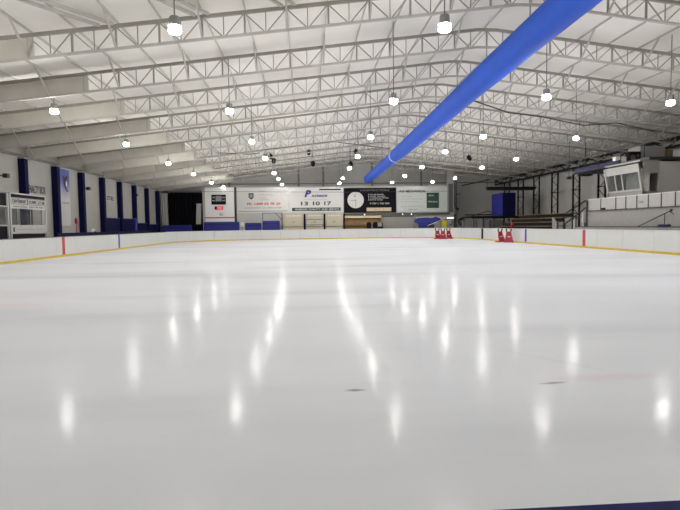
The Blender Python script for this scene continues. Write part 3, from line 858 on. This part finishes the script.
# three beige cupboards
for (x0, x1, lab, shelf) in ((-2.42, -.05, 'beige double cupboard left of three below the number sign', 0), (.22, 2.36, 'beige double cupboard with extra shelf rails, middle of three', 1), (2.58, 4.72, 'beige double cupboard right of three, beside the brown counter', 0)):
    t = thing('cupboard', lab, 'cupboard', (x0, 62.4, FL), 'beige cupboards at the far end')
    MB().box(x0, x1, 62.1, YW + .05, FL, 2.95).build('body', 'beige', t)
    xm = (x0 + x1) / 2
    for a, c in ((x0 + .04, xm - .02), (xm + .02, x1 - .04)):
        d = MB().box(a, c, 62.06, 62.1, 1.48, 2.55).build('door', 'beige', t)
        MB().box((xm - .09 if c < xm else xm + .05), (xm - .05 if c < xm else xm + .09), 62.02, 62.06, 1.9, 2.1).build('handle', 'dgrey', d)
        MB().box(a, c, 62.06, 62.1, FL + .1, 1.40).build('lower_door', 'beige', t)
    MB().box(x0 + .02, x1 - .02, 62.04, 62.1, 1.41, 1.47).build('rail', 'dgrey', t)
    MB().box(x0 + .3, x1 - .3, 62.04, 62.1, 2.70, 2.80).build('lamp_strip', 'offwhite', t)
    if shelf:
        MB().box(x0 + .02, x1 - .02, 62.03, 62.1, 1.62, 1.68).build('rail', 'dgrey', t)
        MB().box(x0 + .02, x1 - .02, 62.03, 62.1, 2.28, 2.33).build('rail', 'dgrey', t)
for x, m_, lab in ((.085, 'navy', 'dark blue post between the left and middle beige cupboards'), (2.47, 'black', 'black post between the middle and right beige cupboards'), (4.83, 'black', 'black post between the beige cupboards and the brown counter')):
    tag(MB().box(x - .09, x + .09, 61.95, 62.2, FL, 2.98).build('divider_post', m_), lab, 'post')

# blue crash mats
def mat_block(x0, x1, y0, y1, z1, lab, trim=False):
    t = thing('crash_mat', lab, 'mat', ((x0 + x1) / 2, (y0 + y1) / 2, FL), 'blue mats along the far boards')
    r_ = .12
    MB().poly_y([(x0, FL), (x1, FL), (x1, z1 - r_), (x1 - r_ * .3, z1 - r_ * .3), (x1 - r_, z1), (x0 + r_, z1), (x0 + r_ * .3, z1 - r_ * .3), (x0, z1 - r_)], y0, y1).build('cover', 'blue', t)
    MB().box(x0 + .02, x1 - .02, y0 - .012, y0, z1 - .32, z1 - .29).build('seam', 'navy', t)
mat_block(-11.7, -7.6, 61.2, 61.6, 2.14, 'wide blue mat below the white scoreboard panel')
mat_block(-6.9, -5.0, 61.2, 61.6, 1.98, 'blue mat below the shield sign, left of the pair')
mat_block(-4.85, -2.85, 61.2, 61.6, 2.2, 'taller blue mat below the shield sign, right of the pair')
mat_block(-16.6, -13.2, 61.7, 62.0, 1.82, 'dark blue mat standing in front of the black curtain')
t = thing('stacked_chair', 'pale plastic chair between two blue mats', 'chair', (-7.25, 61.4, FL))
MB().box(-7.5, -7.05, 61.2, 61.65, 1.55, 1.60).build('seat', 'offwhite', t)
MB().hexa([(-7.5, 61.6, 1.6), (-7.05, 61.6, 1.6), (-7.05, 61.65, 1.6), (-7.5, 61.65, 1.6)], [(-7.48, 61.7, 2.05), (-7.07, 61.7, 2.05), (-7.07, 61.75, 2.05), (-7.48, 61.75, 2.05)]).build('backrest', 'offwhite', t)
for sx in (-7.47, -7.08):
    for sy in (61.23, 61.62):
        MB().bar((sx, sy, FL), (sx, sy, 1.56), .04).build('leg', 'alu', t)
t = thing('bracket_frame', 'thin steel bracket frame beside the taller blue mat', 'frame', (-2.7, 62, FL))
MB().bar((-2.6, 61.9, FL), (-2.6, 61.9, 3.15), .09).build('post', 'dgrey', t)
MB().bar((-2.6, 61.9, 2.3), (-3.4, 61.9, 3.1), .06).build('strut', 'dgrey', t)
MB().bar((-4.9, 61.9, 3.12), (-2.55, 61.9, 3.12), .06).build('top_bar', 'dgrey', t)
MB().bar((-4.9, 61.9, FL), (-4.9, 61.9, 3.12), .07).build('post', 'dgrey', t)

# brown counter with chairs
t = thing('kiosk_counter', 'brown plywood kiosk with cream beam under the clock sign', 'kiosk', (7.1, 62.3, FL))
MB().box(4.95, 9.4, 62.6, YW + .05, FL, 2.70).build('back_board', 'wood', t)
MB().box(4.95, 9.35, 62.2, 62.6, 2.42, 2.68).build('beam', 'cream', t)
MB().box(4.95, 7.5, 62.1, 62.5, 1.50, 1.60).build('shelf', 'gold_wood', t)
MB().box(4.95, 5.05, 62.1, 62.6, FL, 2.42).build('side_panel', 'wood', t)
MB().box(9.3, 9.4, 62.1, 62.6, FL, 2.42).build('side_panel', 'wood', t)
MB().box(5.05, 9.3, 62.15, 62.25, FL, 1.25).build('front_panel', 'wood', t)
for x, lab in ((7.75, 'black high backed chair at the kiosk, left of two'), (8.5, 'black high backed chair at the kiosk, beside the grey bag')):
    t = thing('office_chair', lab, 'chair', (x, 61.5, FL), 'black chairs at the kiosk')
    MB().lathe([(.28, 0), (.26, .04), (.04, .1), (.035, .95)], (x, 61.5, FL)).build('pedestal', 'black_steel', t)
    MB().box(x - .26, x + .26, 61.25, 61.75, .92, 1.02).build('seat', 'black', t)
    MB().poly_y([(x - .26, 1.15), (x + .26, 1.15), (x + .30, 1.6), (x + .2, 1.9), (x - .2, 1.9), (x - .30, 1.6)], 61.25, 61.33).build('backrest', 'black', t)
    MB().bar((x, 61.3, .95), (x, 61.29, 1.2), .08).build('back_stem', 'black_steel', t)
t = thing('bag', 'grey bag on a black stand beside the kiosk chairs', 'bag', (9.0, 61.4, FL))
MB().box(8.85, 9.45, 61.2, 61.6, FL, 1.35).build('stand', 'black', t)
MB().poly_y([(8.82, 1.35), (9.32, 1.35), (9.30, 1.72), (9.18, 1.85), (8.95, 1.85), (8.84, 1.72)], 61.22, 61.55).build('bag_body', 'grey', t)
MB().box(9.30, 9.42, 61.2, 61.5, 1.35, 1.78).build('strap', 'black', t)
t = thing('roller_shutter', 'pale grey roller shutter right of the brown kiosk', 'shutter', (11.5, 62.6, FL))
rs = MB()
for k in range(24):
    z = FL + k * .107
    rs.hexa([(9.55, 62.62, z), (13.4, 62.62, z), (13.4, 62.7, z), (9.55, 62.7, z)], [(9.55, 62.59, z + .1), (13.4, 62.59, z + .1), (13.4, 62.7, z + .1), (9.55, 62.7, z + .1)])
rs.build('slats', 'wall', t)
MB().box(9.45, 13.5, 62.5, YW + .04, 2.54, 2.72).build('housing', 'dgrey', t)
for x in (9.45, 13.4):
    MB().box(x, x + .1, 62.5, YW + .04, FL, 2.54).build('guide', 'grey', t)

# tarpaulin over a tilted frame
t = thing('tarpaulin_trolley', 'trolley covered by a crumpled blue tarpaulin with pale pole', 'trolley', (14.8, 61, FL))
tp = MB()
gx = 14
top = []
for j in range(7):
    for i in range(gx + 1):
        u, v = i / gx, j / 6
        x = 13.2 + 3.1 * u
        y = 60.7 + .9 * v
        z = 2.18 + .18 * math.sin(u * 7) * .4 + .22 * u - .9 * max(0, u - .85) + .05 * math.sin(9 * u + 5 * v) - (.35 if j == 0 else 0) - .3 * max(0, .15 - u) * 3
        top.append((x, y, z))
vs = top + [(p[0], p[1], p[2] - .03) for p in top]
nt_ = len(top); fs = []
for j in range(6):
    for i in range(gx):
        a = j * (gx + 1) + i
        fs += [(a, a + 1, a + gx + 2, a + gx + 1), (a + nt_, a + gx + 1 + nt_, a + gx + 2 + nt_, a + 1 + nt_)]
tp.add(vs, fs, True)
tp.poly_y([(13.1, 1.85), (13.55, 1.62), (13.75, 1.15), (14.7, 1.22), (16.2, 1.9), (16.3, 2.2), (15.7, 2.45), (15.3, 2.3), (14.5, 2.36), (13.5, 2.3)], 60.72, 60.80)
tp.build('tarpaulin', 'blue', t)
MB().bar((14.7, 60.6, 1.38), (16.3, 60.6, 2.0), .08, n=8).build('pole', 'offwhite', t)['label'] = 'pale pole'
MB().box(13.4, 16.0, 60.8, 61.5, .35, .95).build('bed', 'dgrey', t)
for x in (13.7, 15.7):
    for y in (60.85, 61.45):
        MB().tube([(x, y - .04, .18), (x, y + .04, .18)], .2, 12).build('wheel', 'black', t)
MB().box(13.7, 15.6, 60.9, 61.4, .95, 1.5).build('load', 'dgrey', t)
t = thing('yellow_bin', 'tall yellow bin behind the far right boards', 'bin', (16.75, 61, FL))
MB().hexa([(16.5, 60.8, FL), (17.05, 60.8, FL), (17.05, 61.3, FL), (16.5, 61.3, FL)], [(16.42, 60.75, 1.85), (17.1, 60.75, 1.85), (17.1, 61.35, 1.85), (16.42, 61.35, 1.85)]).build('body', 'yellow_bin', t)
MB().box(16.4, 17.12, 60.72, 61.38, 1.85, 1.97).build('lid', 'yellow_bin', t)
t = thing('brown_cabinet', 'brown cabinet with dark hook below a bright strip lamp', 'cabinet', (17.6, 61.7, FL))
MB().box(17.2, 18.1, 61.5, 62.3, FL, 2.18).build('body', 'wood', t)
MB().box(17.25, 18.05, 61.46, 61.5, .1, 2.1).build('door', 'grey', t)
MB().tube([(17.9, 61.42, 2.0), (17.9, 61.42, 1.6), (17.8, 61.42, 1.45), (17.6, 61.42, 1.5)], .05, 8).build('hook', 'black', t)
t = thing('strip_lamp', 'short bright strip lamp above the brown cabinet', 'lamp', (17.75, 61.6, 2.3))
MB().box(17.34, 18.16, 61.6, 61.75, 2.30, 2.42).build('body', 'offwhite', t)
MB().bar((17.36, 61.62, 2.28), (18.14, 61.62, 2.28), .09, n=8).build('tube', 'tube_on', t)
MB().bar((17.75, 61.7, 2.4), (17.75, 62.8, 2.5), .05).build('arm', 'dgrey', t)
tag(MB().tube([(-17.3, 61.9, 5.78), (-6, 61.9, 5.66), (5.0, 61.9, 5.52), (17.7, 62.75, 5.6)], .022, 6).build('cable', 'cable'), 'thin dark cable strung across the far signs', 'cable')

# ---------------------------------------------------------------- right side
# lattice columns and girder carrying the roof
for k in range(5, 12):
    y = Y0 + DY * k + .5
    lab = {5: 'dark lattice column behind the control room', 6: 'dark lattice column just left of the control room window', 7: 'dark lattice column above the near end of the bleachers',
           8: 'dark lattice column over the middle of the bleachers, nearer of two', 9: 'dark lattice column over the middle of the bleachers, farther of two',
           10: 'dark lattice column right of the blue enclosure', 11: 'dark lattice column behind the blue enclosure, farthest of the row'}[k]
    t = thing('lattice_column', lab, 'column', (XR, y, FL), 'lattice columns on the right')
    w = .62; zt = 6.62
    for sx in (-w / 2, w / 2):
        MB().bar((XR + sx, y, FL), (XR + sx, y, zt), .13).build('chord', 'black', t)
    nz = 9
    for i in range(nz):
        za, zb = FL + (zt - FL) * i / nz, FL + (zt - FL) * (i + 1) / nz
        s_ = 1 if i % 2 else -1
        MB().bar((XR + s_ * w / 2, y, za), (XR - s_ * w / 2, y, zb), .05).build('lacing', 'black_steel', t)
    for z in (2.4, 4.6):
        MB().bar((XR - .45, y, z), (XR + .45, y, z), .08).build('cross_bar', 'black_steel', t)
t = thing('lattice_girder', 'long dark lattice girder running along the tops of the right columns', 'girder', (XR, 50, 6.6))
MB().bar((XR, 18, 7.22), (XR, 67.4, 7.22), .2, .2).build('top_chord', 'black', t)
MB().bar((XR, 18, 6.68), (XR, 67.4, 6.68), .16, .16).build('bottom_chord', 'black', t)
for i in range(36):
    y = 18 + i * 1.4
    za, zb = (7.2, 6.7) if i % 2 else (6.7, 7.2)
    MB().bar((XR, y, za), (XR, min(67.4, y + 1.4), zb), .08).build('lacing', 'black', t)
tag(MB().bar((20.9, 67.3, 6.6), (25.3, 67.3, 7.5), .14, n=8).build('girder_stand_in', 'black_steel'), 'black sloping tube on the far right end wall standing in for the girder end', 'pipe')  # tube on the end wall stands in for the girder's far stretch
# wall bracing
for a, c, lab in (((26.3, 46.4, 2.4), (26.3, 42.4, 3.7), 'thin dark diagonal brace on the right wall, nearer one'), ((26.3, 50.6, 2.4), (26.3, 46.6, 3.6), 'thin dark diagonal brace on the right wall, farther one')):
    tag(MB().bar(a, c, .08).build('wall_brace', 'black_steel'), lab, 'brace')

# bleachers
t = thing('bleachers', 'stepped bleacher bench with four golden planks behind the right boards', 'bleachers', (19.5, 43, FL))
for x, z, ya, yb in ((18.0, 1.30, 36.8, 46.4), (19.0, 1.63, 37.8, 47.7), (20.0, 1.95, 38.8, 48.7), (21.0, 2.32, 39.3, 49.4)):
    MB().box(x - .03, x + .42, ya, yb, z - .06, z).build('seat_plank', 'gold_wood', t)
    MB().box(x + .05, x + .12, ya, yb, z - .30, z - .06).build('fascia', 'black', t)
    MB().box(x + .42, x + 1.0, ya, yb, z - .34, z - .30).build('foot_board', 'dgrey', t)
    for y in (ya + .1, (ya + yb) / 2, yb - .1):
        MB().bar((x + .2, y, FL), (x + .2, y, z - .06), .08).build('leg', 'black_steel', t)
t = thing('bleacher_end_panel', 'pale grey end panel beside the bleachers', 'panel', (18.7, 36.3, FL))
MB().poly_x([(36.1, FL), (36.75, FL), (36.75, 1.95), (36.1, 1.5)], 18.2, 18.3).build('panel', 'grey', t)
MB().bar((18.25, 36.1, FL), (18.25, 36.1, 1.6), .06).build('post', 'dgrey', t)

# stairs with handrails
t = thing('stairs', 'grey stairs with black handrails between bleachers and white platform wall', 'stairs', (19.5, 34.2, FL))
for k in range(8):
    x = 18.5 + k * .32
    MB().box(x, x + .34, 32.9, 35.6, FL, .5 + k * .25).build('step', 'dgrey', t)
for y in (33.0, 35.55):
    MB().bar((18.5, y, 1.4), (21.0, y, 3.3), .07).build('handrail', 'black_steel', t)
    for i in range(4):
        x = 18.55 + i * .8
        MB().bar((x, y, .4 + i * .6), (x, y, 1.42 + i * .62), .06).build('baluster', 'black_steel', t)
MB().bar((18.45, 34.1, .5), (18.45, 34.1, 1.75), .10).build('newel_post', 'offwhite', t)
MB().bar((18.45, 33.0, 1.2), (18.45, 33.0, 2.2), .10).build('newel_post', 'offwhite', t)

# raised platform, balustrade, ramp rail
t = thing('platform_wall', 'long pale platform wall with black bottom rail behind the right boards', 'platform', (18.4, 27, FL))
MB().box(18.45, 25.0, 18.0, 32.5, FL, 2.24).build('wall_face', 'stand_wall', t)
MB().box(18.38, 18.47, 18.0, 32.55, 2.24, 2.29).build('top_edge', 'dgrey', t)
MB().box(18.38, 18.46, 32.44, 32.56, FL, 2.95).build('end_post', 'black_steel', t)
t = thing('low_barrier', 'low grey barrier with black top rail in front of the platform wall', 'barrier', (18.0, 26.5, FL))
MB().box(17.95, 18.03, 18.0, 33.0, FL, 1.23).build('panel', 'grey', t)
MB().bar((17.99, 18.0, 1.255), (17.99, 33.0, 1.255), .06).build('top_rail', 'black_steel', t)
t = thing('ramp_rail', 'black sloping handrail with ball end on the platform wall', 'handrail', (18.2, 26, FL))
MB().bar((18.2, 27.0, 1.27), (18.2, 24.5, 2.06), .055, n=8).build('rail', 'black_steel', t)
MB().ball((18.2, 24.45, 2.08), .07).build('ball_end', 'black_steel', t)
MB().bar((18.2, 27.0, FL), (18.2, 27.0, 1.28), .055, n=8).build('post', 'black_steel', t)
MB().bar((18.2, 24.6, 2.04), (18.46, 24.6, 1.9), .04, n=8).build('bracket', 'black_steel', t)
MB().bar((18.2, 24.9, 1.95), (18.2, 24.9, FL), .04, n=8).build('post', 'black_steel', t)
tag(MB().poly_y([(17.86, 1.29), (18.10, 1.29), (18.12, 1.33), (18.06, 1.38), (17.95, 1.39), (17.85, 1.35)], 24.3, 24.95).build('folded_cloth', 'navy_sheet'), 'small blue cloth lying on the low barrier rail', 'cloth')

t = thing('balustrade', 'row of white infill panels with dark posts on the platform edge', 'balustrade', (18.5, 27, 2.29))
cuts = [at(px_, 200, X=18.5).y for px_ in (588, 601, 616, 626, 637, 648.5, 661.5, 675.5)] + [23.3, 22.0, 20.6, 19.2]
for a, c in zip(cuts, cuts[1:]):
    MB().box(18.49, 18.53, c + .05, a - .05, 2.31, 2.99).build('infill_panel', 'stand_panel', t)
for y in cuts:
    MB().box(18.48, 18.56, y - .035, y + .035, 2.29, 3.03).build('post', 'black_steel', t)
MB().box(18.48, 18.55, cuts[-1], cuts[0], 2.99, 3.03).build('top_rail', 'offwhite', t)
text('lettering', 'LB', 'ink_grey', t, (18.56, 26.9, 2.55), .1, .1)
MB().box(18.47, 18.49, 27.0, 27.35, 2.55, 2.68).build('small_notice', 'ink_grey', t)
MB().box(18.4, 18.5, cuts[1] - .5, cuts[1] - .15, 2.30, 2.42).build('latch_box', 'black', t)

# control room
t = thing('control_room', 'pale control room with slanted white framed window on the platform', 'control room', (20.5, 29.5, 2.24))
yn, yf = 27.8, 31.15
MB().box(19.35, 24.2, yn + .1, yf, 2.24, 2.4).build('floor_slab', 'grey', t)
MB().box(19.95, 24.2, yn, yn + .12, 2.24, 4.99).build('near_wall', 'wall_right', t)
MB().box(18.95, 19.95, yn, yn + .12, 2.24, 3.22).build('near_sill', 'stand_wall', t)
MB().box(19.05, 19.95, yn, yn + .12, 4.28, 4.92).build('near_lintel', 'stand_wall', t)
MB().box(19.92, 20.02, yn - .02, yn + .14, 3.2, 4.3).build('opening_frame', 'stand_panel', t)
MB().box(19.0, 24.2, yf - .12, yf, 2.24, 4.92).build('far_wall', 'stand_wall', t)
MB().box(21.2, 21.3, yn + .12, yf - .12, 2.4, 4.8).build('inner_wall', 'stand_wall', t)
MB().box(18.78, 24.2, yn, yf, 4.90, 4.995).build('roof_slab', 'stand_wall', t)
def wp(y, v):      # point on the slanted window plane, v 0 at the sill, 1 at the head
    return Vector((19.0 - .27 * v, y, 3.30 + 1.50 * v))
def slab(y0, y1, v0, v1, th, off=0.0):
    a = [wp(y0, v0), wp(y1, v0), wp(y1, v1), wp(y0, v1)]
    return MB().hexa([p + Vector((off - th, 0, 0)) for p in a], [p + Vector((off, 0, 0)) for p in a])
slab(yn, yf, .0, .07, .10, .06).build('window_sill', 'stand_frame', t)
slab(yn, yf, .93, 1.0, .10, .06).build('window_head', 'stand_frame', t)
slab(yn, yf, .70, .93, .05, .04).build('head_panel', 'stand_frame', t)
for y in (yn, yf - .14):
    slab(y, y + .14, 0, 1, .12, .07).build('window_jamb', 'stand_frame', t)
for y in (yn + 1.7, yn + 2.35):
    slab(y, y + .07, .07, .70, .06, .04).build('window_mullion', 'stand_panel', t)
slab(yn + .14, yf - .14, .07, .70, .02, .02).build('window_glass', 'glass', t)
MB().box(19.0, 19.1, yn, yf, 2.24, 3.32).build('front_wall', 'stand_wall', t)
cvn = MB(); n_ = 30
for i in range(n_):
    y0_, y1_ = yn + .2 + 2.2 * i / n_, yn + .2 + 2.2 * (i + 1) / n_
    o0, o1 = .06 * math.sin(i * 1.1), .06 * math.sin((i + 1) * 1.1)
    cvn.hexa([(19.5 + o0, y0_, 3.1), (19.5 + o1, y1_, 3.1), (19.52 + o1, y1_, 3.1), (19.52 + o0, y0_, 3.1)],
             [(19.5 + o0, y0_, 4.6), (19.5 + o1, y1_, 4.6), (19.52 + o1, y1_, 4.6), (19.52 + o0, y0_, 4.6)])
cvn.build('window_curtain', 'pale_cloth', t)
MB().bar((21.9, yn - .05, 4.75), (21.9, yn - .05, 3.1), .05, n=8).build('conduit', 'stand_panel', t)
MB().bar((21.3, yn - .05, 3.9), (23.5, yn - .05, 3.95), .05, n=8).build('conduit', 'stand_panel', t)

# gantry deck above
t = thing('mezzanine_deck', 'dark mezzanine deck above the control room', 'deck', (21.5, 31.5, 4.9))
MB().box(19.3, 25.1, yn - .05, 36.0, 5.0, 5.16).build('deck', 'black_steel', t)
tag(MB().box(19.20, 19.29, 30.4, 35.6, 5.0, 5.30).build('edge_sheet', 'navy_sheet'), 'dark blue sheet hung along the mezzanine deck edge', 'sheet')
t = thing('guard_rail', 'thin black guard rail along the mezzanine deck edge', 'rail', (19.45, 32, 5.16))
for y in (28.4, 30.6, 33.0, 35.4):
    MB().bar((19.45, y, 5.16), (19.45, y, 5.95), .04).build('rail_post', 'black_steel', t)
MB().bar((19.45, 28.4, 5.95), (19.45, 35.4, 5.95), .05).build('rail', 'black_steel', t)
tag(MB().box(19.30, 20.0, 30.9, 31.2, 5.16, 5.58).build('white_box', 'white'), 'white box standing on the mezzanine deck', 'box')
t = thing('loudspeaker', 'black loudspeaker standing on the mezzanine deck', 'loudspeaker', (20.4, 31, 5.16))
MB().box(20.05, 20.8, 30.7, 31.1, 5.16, 5.86).build('cabinet', 'black', t)
MB().disc_y(20.3, 5.48, 30.68, 30.70, .17, 20).build('cone', 'dgrey', t)
MB().disc_y(20.62, 5.6, 30.68, 30.70, .09, 16).build('tweeter', 'dgrey', t)
t = thing('plant_cabinet', 'grey plant cabinet with small sign on the mezzanine deck', 'cabinet', (21.8, 31.4, 5.16))
MB().box(20.95, 22.6, 31.0, 32.2, 5.16, 6.25).build('body', 'stand_wall', t)
MB().box(21.0, 22.5, 30.98, 31.0, 5.2, 6.2).build('door', 'stand_wall', t)
MB().box(21.55, 21.95, 30.96, 30.98, 5.30, 5.60).build('plate', 'ink_grey', t)
text('lettering', 'EB', 'ink_black', t, (21.6, 30.95, 5.36), .3, .18)
t = thing('drum', 'olive drum on the mezzanine deck beside the plant cabinet', 'drum', (22.95, 31.2, 5.16))
MB().lathe([(.22, 0), (.24, .02), (.24, .38), (.22, .4), (.22, .42), (.24, .44), (.24, .82), (.22, .84)], (22.95, 31.2, 5.16)).build('body', 'gold_wood', t)
MB().lathe([(.06, 0), (.06, .03)], (23.05, 31.2, 6.0), 10).build('bung', 'black', t)

# fittings hung from the girder
t = thing('projector', 'black projector hung left of the mezzanine deck', 'projector', (22.5, 40, 5.3))
MB().box(22.1, 22.95, 39.7, 40.4, 5.25, 5.55).build('body', 'black', t)
MB().tube([(22.3, 39.72, 5.38), (22.3, 39.5, 5.36)], .1, 12).build('lens_barrel', 'black_steel', t)
MB().bar((22.5, 40.0, 5.5), (22.5, 40.0, 7.9), .06).build('drop_bar', 'black_steel', t)
t = thing('flood_lamp', 'small black flood lamp hung beside a lattice column', 'lamp', (21.15, 40, 5.0))
MB().box(21.0, 21.3, 39.85, 40.1, 4.98, 5.2).build('housing', 'black_steel', t)
MB().bar((21.15, 40, 5.2), (21.15, 40, 8.06), .04).build('drop_bar', 'black_steel', t)
t = thing('radiant_heater', 'long black radiant heater hung above the bleachers', 'heater', (21.3, 52, 5.1))
MB().box(18.75, 23.9, 51.8, 52.2, 5.02, 5.30).build('hood', 'black', t)
MB().bar((18.8, 52, 4.97), (23.85, 52, 4.97), .1, n=8).build('heating_tube', 'black_steel', t)
for x in (18.8, 21.3, 23.8):
    MB().bar((x, 52, 5.1), (x, 52, ztop(x) + .1), .05).build('hanger', 'black_steel', t)

# blue enclosure on a deck behind the bleachers
t = thing('viewing_deck', 'dark raised deck on posts at the far end of the bleachers', 'deck', (20.7, 56.5, FL))
MB().box(18.2, 23.3, 54.9, 58.6, 2.22, 2.36).build('deck', 'black', t)
MB().box(18.2, 23.3, 54.85, 54.9, 2.10, 2.36).build('fascia', 'black', t)
for x in (18.4, 20.7, 23.1):
    for y in (55.0, 58.4):
        MB().bar((x, y, FL), (x, y, 2.22), .12).build('post', 'dgrey', t)
t = thing('deck_rail', 'black bent rail on the dark deck left of the blue enclosure', 'rail', (20, 54.95, 2.36))
MB().bar((18.3, 54.95, 2.40), (20.0, 54.95, 2.9), .07).build('rail', 'black_steel', t)
MB().bar((20.0, 54.95, 2.9), (21.5, 54.95, 2.40), .07).build('rail', 'black_steel', t)
t = thing('blue_enclosure', 'box shaped blue tarpaulin enclosure on the dark deck', 'enclosure', (22.4, 56.6, 2.36))
MB().box(21.67, 21.72, 55.05, 58.3, 2.36, 4.84).build('side_sheet', 'blue', t)
MB().box(21.67, 23.1, 55.0, 55.05, 2.36, 4.84).build('end_sheet', 'navy', t)  # unlit faces of the blue box, their shade painted in as navy
MB().box(23.05, 23.1, 55.05, 58.3, 2.36, 4.84).build('side_sheet', 'navy', t)
MB().box(21.67, 23.1, 58.3, 58.35, 2.36, 4.84).build('end_sheet', 'navy', t)
MB().box(21.67, 23.1, 55.0, 58.35, 4.84, 4.88).build('top_sheet', 'blue', t)

# things in the far right recess
t = thing('hose_reel', 'black hose ring hanging on a pale stand in the far right corner', 'hose reel', (20.4, 65.9, FL))
hr = []
for k in range(25):
    a = 2 * PI * k / 24
    hr.append((20.4 + .34 * math.cos(a), 65.9, 1.85 + .36 * math.sin(a)))
MB().tube(hr, .10, 8).build('hose', 'black', t)
MB().box(19.85, 20.95, 65.98, 66.08, FL, 2.9).build('stand', 'wall_right', t)
t = thing('door_frame', 'dark steel frame standing in the far right corner', 'frame', (21.0, 66.8, FL))
MB().bar((19.75, 66.8, FL), (19.75, 66.8, 2.75), .14).build('post', 'black_steel', t)
MB().bar((20.75, 66.8, FL), (20.75, 66.8, 2.75), .12).build('post', 'black_steel', t)
MB().bar((19.2, 66.8, 2.72), (25.2, 66.8, 2.72), .14).build('lintel', 'black_steel', t)
MB().bar((25.2, 66.8, FL), (25.2, 66.8, 2.75), .12).build('post', 'black_steel', t)
t = thing('gate_post', 'dark post behind the black gate gap in the right boards', 'post', (17.2, 48.0, FL))
MB().bar((17.15, 48.0, FL), (17.15, 48.0, 1.95), .10).build('post', 'dgrey', t)
MB().bar((17.15, 48.0, 1.9), (17.45, 48.0, 1.95), .09).build('arm', 'dgrey', t)
MB().lathe([(.14, 0), (.14, .03)], (17.15, 48.0, FL), 12).build('foot', 'dgrey', t)
for x, y, lab in ((19.4, 59.5, 'grey sheet screen behind the far right boards, left one'), (22.9, 59.8, 'grey sheet screen behind the far right boards, right one')):
    t = thing('screen_panel', lab, 'screen', (x, y, FL))
    MB().box(x - .9, x + .9, y, y + .06, FL, 1.95).build('sheet', 'grey', t)
    MB().bar((x - .9, y + .03, FL), (x - .9, y + .03, 2.0), .08).build('post', 'dgrey', t)
    MB().bar((x + .9, y + .03, FL), (x + .9, y + .03, 2.0), .08).build('post', 'dgrey', t)

# ---------------------------------------------------------------- red skating aids
def skating_aid(lab):
    t = thing('skating_aid', lab, 'skating aid', (0, 0, 0), 'red skating aids on the ice')
    for s in (-1, 1):
        MB().tube([(s * .31, -.36, .12), (s * .31, -.30, .035), (s * .29, 0, .03), (s * .27, .36, .035)], .035, 8).build('runner', 'red', t)
        MB().tube([(s * .29, -.25, .04), (s * .22, .02, .5), (s * .15, .12, .84)], .04, 8).build('side_post', 'red', t)
        MB().tube([(s * .15, .12, .82), (s * .17, .13, .96), (s * .20, .06, 1.08)], [.045, .05, .055], 8).build('hand_grip', 'black', t)['label'] = 'black hand grip'
    MB().hexa([(-.31, -.24, .07), (.31, -.24, .07), (.31, -.20, .07), (-.31, -.20, .07)], [(-.24, -.04, .47), (.24, -.04, .47), (.24, .0, .47), (-.24, .0, .47)]).build('lower_panel', 'red', t)
    MB().hexa([(-.23, -.03, .48), (.23, -.03, .48), (.23, .01, .48), (-.23, .01, .48)], [(-.19, .08, .88), (.19, .08, .88), (.19, .12, .88), (-.19, .12, .88)]).build('upper_panel', 'red', t)
    MB().tube([(-.09, -.06, .47), (.09, -.06, .47)], .035, 8).build('grab_bar', 'offwhite', t)['label'] = 'small white grab bar'
    MB().box(-.28, .28, .2, .36, .02, .10).build('rear_bar', 'red', t)
    return t
spots = [((437.6, 52.6), .05, 'red skating aid left of the three at the far right boards'), ((443.0, 51.7), -.2, 'red skating aid in the middle of the three at the far right boards'),
         ((448.8, 52.6), .15, 'red skating aid right of the three at the far right boards'), ((500.8, 41.4), .25, 'red skating aid nearer the black gate, left of the pair'),
         ((508.8, 40.2), -.3, 'red skating aid nearer the blue stripe, right of the pair')]
sa = None
for (px_, y), rz, lab in spots:
    o = sa = skating_aid(lab) if sa is None else sa
    if sa.location.length > 0: o = copy_tree(sa, lab)
    p = at(px_, 238, Y=y)
    o.location = (p.x, y, 0.0); o.rotation_euler = (0, 0, rz)
t = thing('marker_post', 'red marker post with round top behind the right pair of skating aids', 'post', (17.6, 42.3, FL))
MB().lathe([(.22, 0), (.22, .05), (.06, .1), (.05, 1.25)], (17.6, 42.6, FL), 14).build('stem', 'red', t)
MB().lathe([(.05, 0), (.17, .05), (.12, .25), (.13, .33), (.05, .42)], (17.6, 42.6, 1.2), 14).build('head', 'red', t)

# ---------------------------------------------------------------- world and view
w = bpy.data.worlds.new('world'); S.world = w; w.use_nodes = True
w.node_tree.nodes['Background'].inputs['Color'].default_value = (0.6, 0.65, 0.7, 1)
w.node_tree.nodes['Background'].inputs['Strength'].default_value = 0.05
S.view_settings.view_transform = 'Standard'
S.view_settings.look = 'None'
S.view_settings.gamma = 1.0
S.view_settings.use_curve_mapping = False
S.view_settings.exposure = 0.0
